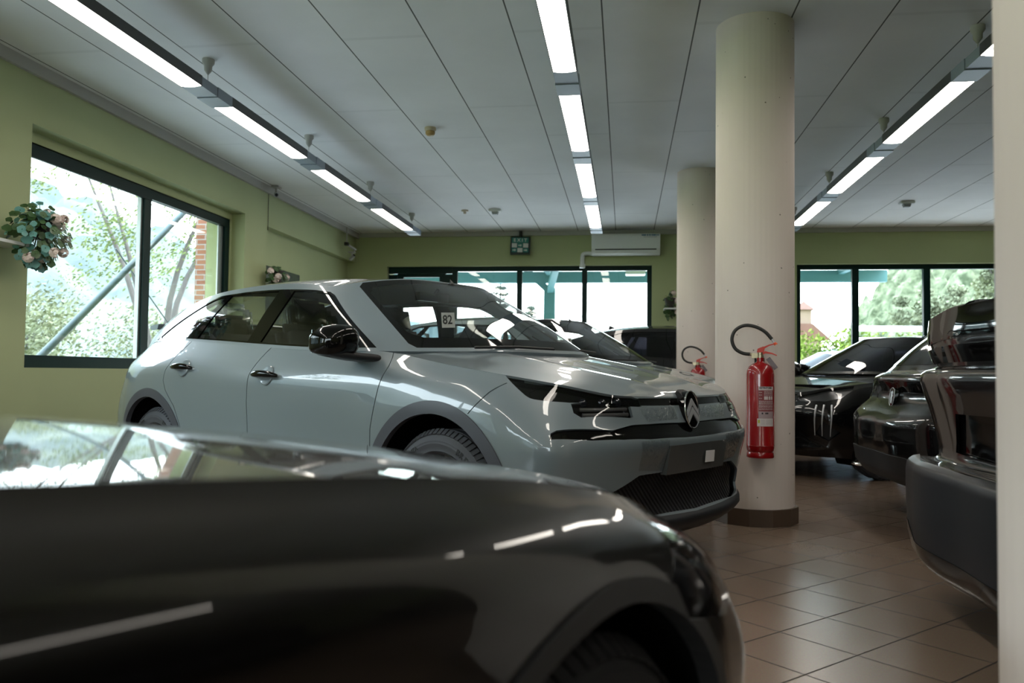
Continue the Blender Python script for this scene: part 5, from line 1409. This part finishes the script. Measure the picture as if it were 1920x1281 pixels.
# ------------------------------------------------------------ wall and ceiling fittings
ac = empty('air_conditioner', (0, 13.145, 2.83)); tag(ac, 'white wall air conditioner above the back window', 'air conditioner')
b = MB(); prof = [(0, .0), (-.13, .0), (-.185, .03), (-.205, .10), (-.205, .31), (-.19, .335), (0, .335)]
b.prism([(y, z) for y, z in prof], -.54, .54, Matrix(((0, 0, 1, 0), (1, 0, 0, 0), (0, 1, 0, 0), (0, 0, 0, 1)))); b.build('casing', M_WHITE, ac, bevel=.008)
b = MB(); b.box(-.48, .48, -.212, -.18, .075, .09); b.build('air_slot', M_BLACKP, ac)
b = MB(); b.box(-.48, .48, -.2, -.17, .02, .07, 0, Matrix.Translation((0, -.006, 0))); b.build('louvre', M_WHITE, ac, bevel=.004)
b = MB(); x = .25
rnd = random.Random(5)
while x < .51:
    w = rnd.choice([.012, .016, .02]); b.box(x, x + w, -.2075, -.204, .295, .318); x += w + rnd.choice([.004, .004, .012])
b.build('blue_lettering', mat('blue_print', (.03, .16, .30), .5), ac)
b = MB(); x = .28
while x < .48: b.box(x, x + .009, -.2075, -.204, .272, .280); x += .013
b.build('small_lettering', mat('grey_print', (.25, .26, .27), .5), ac)
b = MB(); b.tube(smooth_path([(-.53, -.05, .04), (-.64, -.05, .04), (-.68, -.05, .025), (-.69, -.05, -.02), (-.69, -.05, -.13)], 24), .034, 14); b.tube([(-.69, -.05, -.13), (-.69, -.05, -.19)], .046, 14); b.build('drain_duct', M_WHITE, ac)

ex = empty('exit_sign', (-1.70, 13.08, 3.005)); tag(ex, 'tilted box sign with EXIT and chequered pictograms, hung over the back window', 'sign')
b = MB(); M_ = Matrix.Rotation(math.radians(-9), 4, 'X') @ Matrix.Rotation(math.radians(4), 4, 'Z')
b.box(-.16, .16, -.05, .05, -.145, .145, 0, M_); b.build('sign_box', mat('dark_green_box', (.004, .02, .018), .3), ex, bevel=.006)
Mf = M_ @ frame_M((0, -.0515, 0), (1, 0, 0), (0, 0, 1))
MG = mat('sign_green', (.02, .19, .15), .35); MWh = mat('sign_white', (.62, .62, .58), .4)
b = MB(); b.prism([(-.135, .035), (.135, .035), (.135, .12), (-.135, .12)], 0, .002, Mf); b.build('sign_panel', MG, ex)
text_obj('sign_lettering', 'E X I T', .075, MWh, Mf @ Matrix.Translation((0, .078, .0025)), ex, .002)
for (i, j, w) in ((0, 0, 1), (1, 0, 0), (2, 0, 1), (0, 1, 0), (1, 1, 1), (2, 1, 0)):
    x0 = -.135 + .092 * i; y1 = .027 - .08 * j
    b = MB(); b.prism([(x0, y1 - .072), (x0 + .084, y1 - .072), (x0 + .084, y1), (x0, y1)], 0, .002, Mf); t = b.build('sign_tile', MWh if w else MG, ex)
    if not w:
        b = MB(); cx = x0 + .042; cy = y1 - .036
        b.prism([(cx - .028, cy - .008), (cx + .004, cy - .008), (cx + .004, cy - .022), (cx + .028, cy), (cx + .004, cy + .022), (cx + .004, cy + .008), (cx - .028, cy + .008)], .002, .0035, Mf); b.build('arrow', MWh, t)
b = MB(); b.box(-.02, .02, -.02, .07, .135, .24); b.build('bracket', M_BLACKP, ex)

sd = empty('smoke_detector', (-1.844, 7.46, 3.25)); tag(sd, 'round yellowed smoke detector on the ceiling', 'smoke detector')
b = MB(); b.lathe([(.055, 0), (.055, -.02), (.05, -.03), (.04, -.034)], 28); b.build('base', mat('aged_cream_plastic', (.5, .42, .3), .5), sd)
b = MB(); b.lathe([(.042, -.034), (.046, -.045), (.044, -.062), (.03, -.075), (0, -.078)], 28); b.build('sensor_cap', mat('amber_plastic', (.42, .27, .10), .4), sd)
def ceiling_box(name, x, y, label):
    r = empty(name, (x, y, 3.25)); tag(r, label, 'ceiling sensor')
    b = MB(); b.box(-.09, .09, -.06, .06, -.035, 0); b.build('housing', M_WHITE, r, bevel=.008)
    b = MB(); b.prism([(-.05, -.035), (.05, -.035), (.035, -.075), (-.035, -.075)], -.03, .03, Matrix.Rotation(math.radians(90), 4, 'X')); b.build('sensor_head', mat('grey_sensor', (.3, .32, .32), .4), r)
    return r
ceiling_box('ceiling_sensor', -1.84, 11.33, 'small white box sensor on the ceiling beyond the smoke detector')
ceiling_box('ceiling_sensor', 3.654, 11.23, 'small white box sensor on the ceiling right of the columns')
r = empty('ceiling_socket', (-2.28, 11.35, 3.25)); tag(r, 'small round ceiling fitting left of the box sensor', 'ceiling fitting')
b = MB(); b.lathe([(.05, 0), (.05, -.015), (.02, -.025), (.02, -.05), (0, -.05)], 20); b.build('cover', MATS['aged_cream_plastic'], r)

def wall_camera(x, y, z, label, d):
    r = empty('security_camera', (x, y, z)); tag(r, label, 'camera')
    b = MB(); b.box(-.05, .05, -.05, .05, .035, .05); b.bar((0, 0, .04), (0, 0, -.02), .02); b.build('bracket', M_CORN, r)
    q = Vector(d).normalized(); b = MB(); b.tube([Vector((0, 0, -.045)) - q * .05, Vector((0, 0, -.045)) + q * .06], .026, 16); b.build('camera_body', mat('grey_camera', (.35, .36, .38), .4), r)
    b = MB(); b.tube([Vector((0, 0, -.045)) + q * .06, Vector((0, 0, -.045)) + q * .066], .02, 16); b.build('lens', M_GLOSSB, r)
    return r
wall_camera(-4.36, 9.66, 3.19, 'small security camera at the top of the left wall', (.4, -.8, -.3))
r = wall_camera(-4.36, 12.55, 2.80, 'white sensor on a pipe in the far left corner', (.6, -.3, .5))
b = MB(); b.tube([(-.02, -.2, .41), (-.02, -.2, .17)], .012, 8); b.build('pipe', M_CORN, r)
b = MB(); b.box(-.05, .01, -.235, -.165, .12, .17); b.build('junction_box', M_BLACKP, r)
b = MB(); b.bar((-.02, -.17, .145), (.02, .12, .10), .03); b.bar((.02, .12, .11), (0, .02, .02), .02); b.build('arm', M_CORN, r)
b = MB(); b.tube([(X0 + .006, 9.69, 3.16), (X0 + .006, 9.69, 2.70)], .004, 6); o = b.build('wall_cable', M_BLACKP); tag(o, 'thin cable down the edge of the left wall', 'cable')

# ------------------------------------------------------------ geraniums
M_LEAF = mat('geranium_leaf', (.045, .10, .03), .45, noise=(9, .5)); M_LEAF2 = mat('pale_blue_green_leaf', (.12, .30, .27), .45)
M_PETAL = mat('pale_pink_petal', (.82, .68, .63), .6); M_PETAL2 = mat('white_petal', (.75, .73, .68), .6)
def geranium(loc, rx, ry, rz_, n_leaf, n_fl, seed, label, s=1.0, shelf=True, blue=.4):
    root = empty('potted_geranium', loc); tag(root, label, 'potted plant', 'geraniums on the walls'); rnd = random.Random(seed)
    b = MB(); b.lathe([(0, -.06), (.06, -.06), (.085, .07), (.09, .07), (.09, .085), (.08, .085), (.075, .06), (0, .055)], 24); b.build('pot', mat('dark_pot', (.03, .025, .02), .7), root)
    def disc(b, c, nrm, r, wavy=True):
        nrm = Vector(nrm).normalized(); t = nrm.orthogonal().normalized(); u = nrm.cross(t); n = 10
        vs = [c - nrm * r * .18]; ph = rnd.uniform(0, 6)
        for k in range(n):
            a = 2 * math.pi * k / n + ph; rr = r * (1 + (.10 * math.sin(5 * a) if wavy else 0)) * (.72 if k == 0 else 1)
            vs.append(c + (t * math.cos(a) + u * math.sin(a)) * rr + nrm * r * .08 * math.sin(3 * a))
        b.add(vs, [(0, 1 + k, 1 + (k + 1) % n) for k in range(n)])
    pos = []
    def rp(spread=1.0):
        while True:
            p = Vector((rnd.uniform(-1, 1), rnd.uniform(-1, 1), rnd.uniform(-1, 1)))
            if .35 < p.length < 1: break
        z = p.z
        return Vector((p.x * rx, p.y * ry * (1 if z > -.2 else .8), z * rz_ - .15 * rz_)), p
    greens = MB(); blues = MB(); st = MB()
    for i in range(n_leaf):
        p, d = rp(); nr = Vector((d.x + rnd.uniform(-.5, .5) + .5, d.y - .3 + rnd.uniform(-.5, .5), d.z * .5 + .5))
        disc(blues if (rnd.random() < blue and d.y < .1) else greens, p, nr, rnd.uniform(.020, .036) * s)
        if i % 2 == 0: st.tube([Vector((0, 0, .05)) * s + p * .1, p * .6 + Vector((0, 0, .03)), p], .0022 * s, 5, cap=False)
    greens.build('leaves', M_LEAF, root)
    if blues.v: blues.build('pale_leaves', M_LEAF2, root)
    st.build('stems', mat('plant_stem', (.08, .12, .04), .6), root)
    for i in range(n_fl):
        p, d = rp(); p = Vector((abs(p.x) * 1.05 + .02, p.y * 1.15, p.z * 1.25)); f = MB()
        for k in range(26):
            q = Vector((rnd.gauss(0, 1), rnd.gauss(0, 1), rnd.gauss(0, 1))).normalized()
            disc(f, p + q * .034 * s, q, .017 * s, True)
        f.build('flower_head', M_PETAL if rnd.random() < .75 else M_PETAL2, root)
    return root
geranium((-4.24, 5.38, 1.93), .17, .26, .25, 250, 12, 3, 'hanging pot of pale pink geraniums at the left edge, beside the window', 1.0)
b = MB(); b.box(-4.48, -4.26, 4.9, 5.33, 1.80, 1.822); o = b.build('wall_shelf', M_WHITE); tag(o, 'white wall shelf under the geraniums at the left edge', 'shelf')
geranium((-4.36, 9.72, 2.10), .11, .24, .18, 80, 7, 8, 'geraniums on the left wall, just above the grey car roof', 1.1, blue=.1)
b = MB(); b.box(.60, .78, 12.82, 13.15, 1.955, 1.975); o = b.build('wall_bracket', M_WHITE); tag(o, 'small white bracket under the geraniums on the back wall', 'shelf')
b = MB(); b.box(-4.64, -4.3, 9.70, 9.86, 2.005, 2.025); o = b.build('wall_bracket', M_WHITE); tag(o, 'small white bracket under the geraniums on the left wall', 'shelf')
geranium((.69, 12.93, 2.05), .11, .12, .24, 70, 5, 12, 'geraniums on the back wall, half hidden by the farther column', 1.1, blue=.05)
def painting_mat():
    m = _mat('dark_woodland_picture'); b = _bsdf(m); N = m.node_tree.nodes; L = m.node_tree.links
    tcn = N.new('ShaderNodeTexCoord'); nz = N.new('ShaderNodeTexNoise'); nz.inputs['Scale'].default_value = 9; nz.inputs['Detail'].default_value = 6
    cr_ = N.new('ShaderNodeValToRGB'); e = cr_.color_ramp.elements
    e[0].position = .35; e[0].color = (.008, .012, .006, 1); e[1].position = .72; e[1].color = (.16, .16, .05, 1); x = cr_.color_ramp.elements.new(.55); x.color = (.03, .045, .015, 1)
    L.new(tcn.outputs['Object'], nz.inputs['Vector']); L.new(nz.outputs['Fac'], cr_.inputs[0]); L.new(cr_.outputs[0], b.inputs['Base Color']); b.inputs['Roughness'].default_value = .5
    return m
b = MB(); b.box(-4.638, -4.605, 9.95, 11.05, 1.55, 2.29); o = b.build('wall_picture', painting_mat(), bevel=.003); tag(o, 'unframed dark green woodland canvas on the left wall beyond the window', 'picture')

# ------------------------------------------------------------ number cards behind the windscreens
def number_card(root_car, txt, label):
    t = empty('number_card'); tag(t, label, 'card')
    M_ = root_car.matrix_basis @ frame_M((-.80, -.01, 1.243), (0.10, 1, .06), (-.05, -.06, 1))
    b = MB(); b.prism([(-.05, -.045), (.05, -.045), (.05, .045), (-.05, .045)], -.0006, .0006, M_); b.build('card_sheet', M_STICK, t)
    text_obj('card_number', txt, .075, M_INK, M_ @ Matrix.Translation((-.006, 0, .001)), t, .0012)
    return t
car.rotation_euler = car.rotation_euler
number_card(car, '82', 'white card numbered 82 hanging behind the windscreen of the middle grey car')
number_card(car_b, '80', 'white card numbered 80 behind the windscreen of the farther grey car')
# ------------------------------------------------------------ outside
from mathutils import noise as mnoise
M_GROUND = mat('pale_yard_asphalt', (.42, .42, .42), .9, noise=(2, .1))
struct(MB().box(-400, 400, -400, 700, -.4, -.22).build('ground', mat('meadow', (.16, .20, .08), .95, noise=(.3, .3))))
struct(MB().box(X0 - 1.5, X1 + 20, Y1 + .4, Y1 + 22, -.21, -.03).build('yard', M_GROUND))
struct(MB().box(X0 - 6, X0 - .46, Y0 - 6, Y1 + 22, -.22, -.06).build('path', M_GROUND))
def leafy_mat(name, c1, c2, sc):
    if name in MATS: return MATS[name]
    m = _mat(name); b = _bsdf(m); N = m.node_tree.nodes; L = m.node_tree.links
    tcn = N.new('ShaderNodeTexCoord'); nz = N.new('ShaderNodeTexNoise'); nz.inputs['Scale'].default_value = sc; nz.inputs['Detail'].default_value = 7; nz.inputs['Roughness'].default_value = .65
    cr_ = N.new('ShaderNodeValToRGB'); e = cr_.color_ramp.elements; e[0].position = .38; e[0].color = (*c1, 1); e[1].position = .62; e[1].color = (*c2, 1)
    L.new(tcn.outputs['Object'], nz.inputs['Vector']); L.new(nz.outputs['Fac'], cr_.inputs[0]); L.new(cr_.outputs[0], b.inputs['Base Color']); b.inputs['Roughness'].default_value = .9; b.inputs['Specular IOR Level'].default_value = .1
    MATS[name] = m; return m
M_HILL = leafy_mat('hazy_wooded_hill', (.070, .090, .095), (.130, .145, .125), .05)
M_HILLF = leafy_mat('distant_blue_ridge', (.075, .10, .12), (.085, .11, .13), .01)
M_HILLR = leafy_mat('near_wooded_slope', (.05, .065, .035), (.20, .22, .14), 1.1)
def hill(name, az0, az1, d0, d1, hfun, m, nz_amp, nz_s, na=120, nd=26, base=-1):
    vs = []; fs = []
    for j in range(nd + 1):
        t = j / nd; d = d0 + (d1 - d0) * t
        for i in range(na + 1):
            s = i / na; az = math.radians(az0 + (az1 - az0) * s)
            x = d * math.sin(az); y = d * math.cos(az)
            z = base + hfun(s, t) + nz_amp * min(1, t * 4) * mnoise.noise((x / nz_s, y / nz_s, 0)) + nz_amp * .6 * min(1, t * 4) * mnoise.noise((x / nz_s * 2.7, y / nz_s * 2.7, 5))
            vs.append((x, y, z))
    for j in range(nd):
        for i in range(na): fs.append((j * (na + 1) + i, j * (na + 1) + i + 1, (j + 1) * (na + 1) + i + 1, (j + 1) * (na + 1) + i))
    b = MB(); b.add(vs, fs); o = b.build(name, m); return struct(o)
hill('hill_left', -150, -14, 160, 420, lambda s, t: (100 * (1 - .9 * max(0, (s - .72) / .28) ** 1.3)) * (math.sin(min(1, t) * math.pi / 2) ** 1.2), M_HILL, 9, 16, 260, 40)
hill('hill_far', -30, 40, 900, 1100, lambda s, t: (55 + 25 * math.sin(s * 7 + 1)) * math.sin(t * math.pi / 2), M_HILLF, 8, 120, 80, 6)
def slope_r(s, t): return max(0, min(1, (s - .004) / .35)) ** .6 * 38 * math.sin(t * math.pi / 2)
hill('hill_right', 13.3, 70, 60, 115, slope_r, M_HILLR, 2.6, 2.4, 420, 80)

def foliage_blob(b, c, r, n, leaf, rnd, flat=1.0):
    for _ in range(n):
        d = Vector((rnd.gauss(0, 1), rnd.gauss(0, 1), rnd.gauss(0, 1))).normalized() * (rnd.random() ** .4)
        p = Vector(c) + Vector((d.x * r, d.y * r, d.z * r * flat))
        nrm = Vector((rnd.gauss(0, 1), rnd.gauss(0, 1), rnd.gauss(0, 1) + .6)).normalized(); t = nrm.orthogonal().normalized(); u = nrm.cross(t); s = leaf * rnd.uniform(.6, 1.3)
        b.add([p - t * s, p - u * s * .5, p + t * s, p + u * s * .5], [(0, 1, 2, 3)], 0, False)
M_TRUNK = mat('grey_bark', (.075, .065, .06), .9, noise=(6, .25))
M_TLEAF = leafy_mat('light_green_leaves', (.06, .09, .025), (.17, .20, .075), 1.2)
M_CONI = leafy_mat('blue_green_conifer', (.045, .06, .05), (.08, .10, .075), 1.5)
M_BUSH = leafy_mat('pale_spring_bush', (.12, .135, .08), (.20, .21, .13), .8)
M_HEDGE = leafy_mat('sunny_hedge', (.05, .09, .01), (.18, .23, .045), 2.2)
def tree(loc, h, r, label, group, seed, m=M_TLEAF, nblob=14, leaves=140, leaf=.09, lean=.3, fork=True, cat='tree', crown0=.45):
    rnd = random.Random(seed); root = empty('tree' if cat == 'tree' else 'bush', loc); tag(root, label, cat, group)
    tr = MB(); tops = []
    if fork:
        for k in range(4):
            a = rnd.uniform(0, 6.28); e = Vector((math.cos(a) * r * .7, math.sin(a) * r * .7, h * rnd.uniform(.75, 1)))
            mid = Vector((e.x * .25 + lean * .3, e.y * .25, h * .42)); tr.tube(smooth_path([(0, 0, 0), mid, e], 10), [.10 * (1 - .085 * i) for i in range(10)], 7); tops.append(e); tops.append((mid + e) / 2)
    else:
        tr.tube([(0, 0, 0), (0, 0, h)], [.09, .03], 8); tops = [Vector((0, 0, h * .7))]
    tr.build('trunk', M_TRUNK, root)
    b = MB()
    for k in range(nblob):
        t = rnd.choice(tops); c = t + Vector((rnd.gauss(0, r * .35), rnd.gauss(0, r * .35), rnd.gauss(0, h * .08)))
        c.z = max(c.z, h * crown0)
        foliage_blob(b, c, r * rnd.uniform(.18, .34), leaves, leaf, rnd, .6)
    b.build('foliage', m, root); return root
def bush(loc, rx, h, label, group, seed, m=M_BUSH, n=1600, leaf=.07):
    rnd = random.Random(seed); root = empty('bush', loc); tag(root, label, 'bush', group)
    b = MB(); st = MB()
    for k in range(9):
        a = rnd.uniform(0, 6.28); e = Vector((math.cos(a) * rx * .8, math.sin(a) * rx * .5, h * rnd.uniform(.7, 1.05))); st.tube([(0, 0, 0), e * .5 + Vector((0, 0, h * .1)), e], [.03, .02, .006], 5)
        foliage_blob(b, e * .92, rx * .35, n // 12, leaf, rnd, 1.0); foliage_blob(b, e * .55, rx * .45, n // 16, leaf, rnd, 1.0)
    st.build('branches', M_TRUNK, root); b.build('foliage', m, root); return root
# left window
gl = 'trees outside the left window'
tree((-10.2, 17.0, -.3), 6.6, 3.0, 'leaning tree with light leaves just outside the left window', gl, 11, nblob=34, leaves=190, leaf=.05, lean=-.8, crown0=.5)
tree((-18.6, 20.5, -.3), 10, 2.6, 'taller tree behind the leaning one outside the left window', gl, 21, nblob=26, leaves=170, leaf=.06, crown0=.80)
tree((-13.5, 4.5, -.3), 7.5, 2.4, 'tree outside the left wall, seen mirrored in the grey car doors', gl, 31, nblob=13, leaves=150, leaf=.07, crown0=.35)
tree((-11.5, -3.0, -.3), 6.0, 3.0, 'tree farther back outside the left wall, mirrored in the black bonnet', gl, 41, nblob=30, leaves=200, leaf=.07)
for i, (x, y, rx, h, lb) in enumerate(((-15, 13.0, 2.4, 2.9, 'pale bush low in the left half of the left window'), (-14.5, 17.2, 2.6, 2.8, 'pale bush low behind the window mullion on the left'), (-13.5, 22.5, 2.6, 2.6, 'pale bush beyond the brick pier'), (-22, 17.0, 3.4, 4.6, 'larger feathery bush behind the low bushes'), (-22, 25.5, 3.4, 3.8, 'feathery bush farthest from the left window'))):
    bush((x, y, -.3), rx, h, lb, 'bushes outside the left window', 50 + i, n=5200, leaf=.06)
def brick_mat():
    m = _mat('orange_brickwork'); b = _bsdf(m); N = m.node_tree.nodes; L = m.node_tree.links
    tcn = N.new('ShaderNodeTexCoord'); br = N.new('ShaderNodeTexBrick'); br.inputs['Scale'].default_value = 1; br.inputs['Brick Width'].default_value = .26; br.inputs['Row Height'].default_value = .075; br.inputs['Mortar Size'].default_value = .008
    br.inputs['Color1'].default_value = (.20, .075, .04, 1); br.inputs['Color2'].default_value = (.25, .11, .06, 1); br.inputs['Mortar'].default_value = (.26, .24, .22, 1)
    sp = N.new('ShaderNodeSeparateXYZ'); cb = N.new('ShaderNodeCombineXYZ'); ad = N.new('ShaderNodeMath'); ad.operation = 'ADD'
    L.new(tcn.outputs['Object'], sp.inputs[0]); L.new(sp.outputs['X'], ad.inputs[0]); L.new(sp.outputs['Y'], ad.inputs[1]); L.new(ad.outputs[0], cb.inputs['X']); L.new(sp.outputs['Z'], cb.inputs['Y']); L.new(cb.outputs[0], br.inputs['Vector'])
    L.new(br.outputs['Color'], b.inputs['Base Color']); b.inputs['Roughness'].default_value = .9; return m
o = MB().box(-6.3, -5.5, 11.22, 11.9, -.3, 4.2).build('brick_pier', brick_mat()); tag(o, 'orange brick pier outside the left window', 'brick pier')
M_STEEL = mat('grey_green_steel', (.04, .065, .065), .5)
rt_ = empty('steel_brace', (-6.5, 8.5, 0)); tag(rt_, 'slanting grey green steel tubes outside the left window', 'steel brace')
b = MB(); b.tube([(0, -.35, .92), (0, 3.1, 3.55)], .045, 12); b.build('brace_tube', M_STEEL, rt_)
b = MB(); b.tube([(-.12, 3.3, 1.1), (-.12, 1.3, 2.5)], .010, 8); b.build('tie_rod', M_STEEL, rt_)
b = MB(); b.box(-.06, .06, -.45, -.25, -.3, 1.0); b.build('foot_post', M_STEEL, rt_)
# roof overhang over the left windows
struct(MB().box(X0 - 1.6, X0 - .4, Y0, Y1, 3.12, 3.3).build('eave', mat('pale_soffit', (.6, .55, .48), .8)))
# steel canopy at the back
M_TEAL = mat('teal_steel', (.09, .24, .25), .45)
cn = empty('canopy', (0, 16, 0)); tag(cn, 'teal steel canopy with a braced post outside the back window', 'canopy')
b = MB(); b.box(-6, 4.83, -.08, .08, 2.72, 2.94); b.build('edge_beam', M_TEAL, cn)
b = MB(); b.box(-6, 4.83, -2.4, .08, 2.98, 3.06); b.build('roof_deck', mat('pale_teal_sheet', (.30, .42, .42), .5), cn)
for x in (-4.2, -1.48, 1.8, 4.0):
    b = MB(); b.box(x - .05, x + .05, -2.4, 0, 2.86, 2.98); b.build('cross_beam', M_TEAL, cn)
b = MB(); b.box(-1.59, -1.37, -.1, .1, -.05, 2.62); b.build('post', M_TEAL, cn)
b = MB(); b.bar((-1.48, -.02, 2.55), (-1.95, -.02, 2.98), .13); b.bar((-1.48, 0, 2.55), (-1.2, -1.6, 2.95), .12); b.build('knee_brace', M_TEAL, cn)
b = MB(); b.box(.0, .34, -1.9, -1.6, 2.66, 2.86); o = b.build('outdoor_unit', M_WHITE, bevel=.01); o.location = (0, 16, 0); tag(o, 'pale box hanging under the canopy by the back window corner', 'box')
# planting behind
def conifer(loc, h, r, label, seed):
    rnd = random.Random(seed); root = empty('conifer', loc); tag(root, label, 'tree', 'trees beyond the back window')
    MB().tube([(0, 0, 0), (0, 0, h)], [.12, .02], 8).build('trunk', M_TRUNK, root); b = MB()
    for k in range(17):
        z = h * (.18 + .8 * k / 17); rr = r * (1 - k / 18)
        for j in range(7):
            a = rnd.uniform(0, 6.28)
            for q in (.35, .65, .95): foliage_blob(b, (math.cos(a) * rr * q, math.sin(a) * rr * q, z - .12 * q + .1 * q * q), .16, 16, .06, rnd, .5)
    b.build('foliage', M_CONI, root); return root
conifer((-5.4, 35, -.3), 5.6, 1.5, 'thin conifer seen through the back window, left of the canopy post', 3)
conifer((-3.7, 32, -.3), 4.1, .8, 'short conifer seen through the back window beside the canopy post', 5)
hg = MB(); rnd = random.Random(9)
for k in range(150): foliage_blob(hg, (rnd.uniform(3.2, 9.5), 25 + rnd.uniform(-.5, .5), rnd.uniform(.2, 2.05)), .45, 60, .07, rnd)
root = empty('hedge', (0, 0, 0)); tag(root, 'bright yellow green hedge beyond the parked car outside', 'hedge'); hg.build('foliage', M_HEDGE, root)
gr_ = 'trees on the slope at the right'
for i, (x, y, h, r) in enumerate(((13.4, 36, 5.0, 1.9), (17.6, 40, 7.6, 1.9), (22.6, 43, 11, 2.1), (28.8, 46, 13, 2.6), (35.2, 47, 13, 2.9))):
    tree((x, y, -.3), h, r, ['lowest pale tree at the left end of the wooded slope', 'second pale tree of the wooded slope', 'tall tree of the wooded slope by the right mullion', 'taller tree of the slope past the right mullion', 'rightmost tall tree of the slope'][i], gr_, 70 + i, m=leafy_mat('haze_paled_green_leaves', (.12, .135, .085), (.24, .26, .17), .6), nblob=50, leaves=300, leaf=.095, crown0=.2)  # leaf colour paled to carry the haze over the slope
rl = empty('barrier_rail', (7.2, 22, 0)); tag(rl, 'white horizontal rails outside the right window', 'fence')
for z in (2.12, 1.82, 1.50):
    b = MB(); b.box(-1.35, 4, -.02, .02, z, z + .14); b.build('rail', M_WHITE, rl)
for x in (-1.3, 1.4, 4):
    b = MB(); b.box(x - .05, x + .05, .02, .1, -.2, 2.3); b.build('post', M_WHITE, rl)
hs = empty('house', (11.5, 60, -.75)); tag(hs, 'distant house with a small tiled turret above the hedge', 'house')
b = MB(); b.box(-3.5, 1.8, -2, 3, -.3, 4.2); b.build('wall', mat('cream_render', (.20, .14, .10), .8), hs)
b = MB(); b.prism([(-4, 4.2), (2.4, 4.2), (1.2, 5.3), (-3, 5.3)], -3.2, 2.2, Matrix.Rotation(math.radians(90), 4, 'X')); b.build('roof', mat('terracotta_tiles', (.12, .055, .04), .85, noise=(3, .2)), hs)
b = MB(); b.box(.35, 1.25, -1.6, -.7, 5.0, 6.3); b.build('turret', MATS['cream_render'], hs)
b = MB(); vs = [(.15, -1.8, 6.3), (1.45, -1.8, 6.3), (1.45, -.5, 6.3), (.15, -.5, 6.3), (.8, -1.15, 6.95)]; b.add(vs, [(0, 1, 4), (1, 2, 4), (2, 3, 4), (3, 0, 4), (0, 3, 2, 1)], 0, False); b.build('turret_roof', MATS['terracotta_tiles'], hs)
# parked car outside
M_PALE = paint('pale_silver_blue_paint', (.42, .47, .55))
car_o, SO = generic_car('car', M_PALE, HB, HB_HOODC, HB_GB, HB_GR, HB_RC, step=.09, glassm=M_DARKGLASS)
tag(car_o, 'pale silver blue car parked outside the right window', 'car', 'cars parked outside')
place_car(car_o, 3.2, 17.6, math.radians(180))
car_o.location.z = -.03
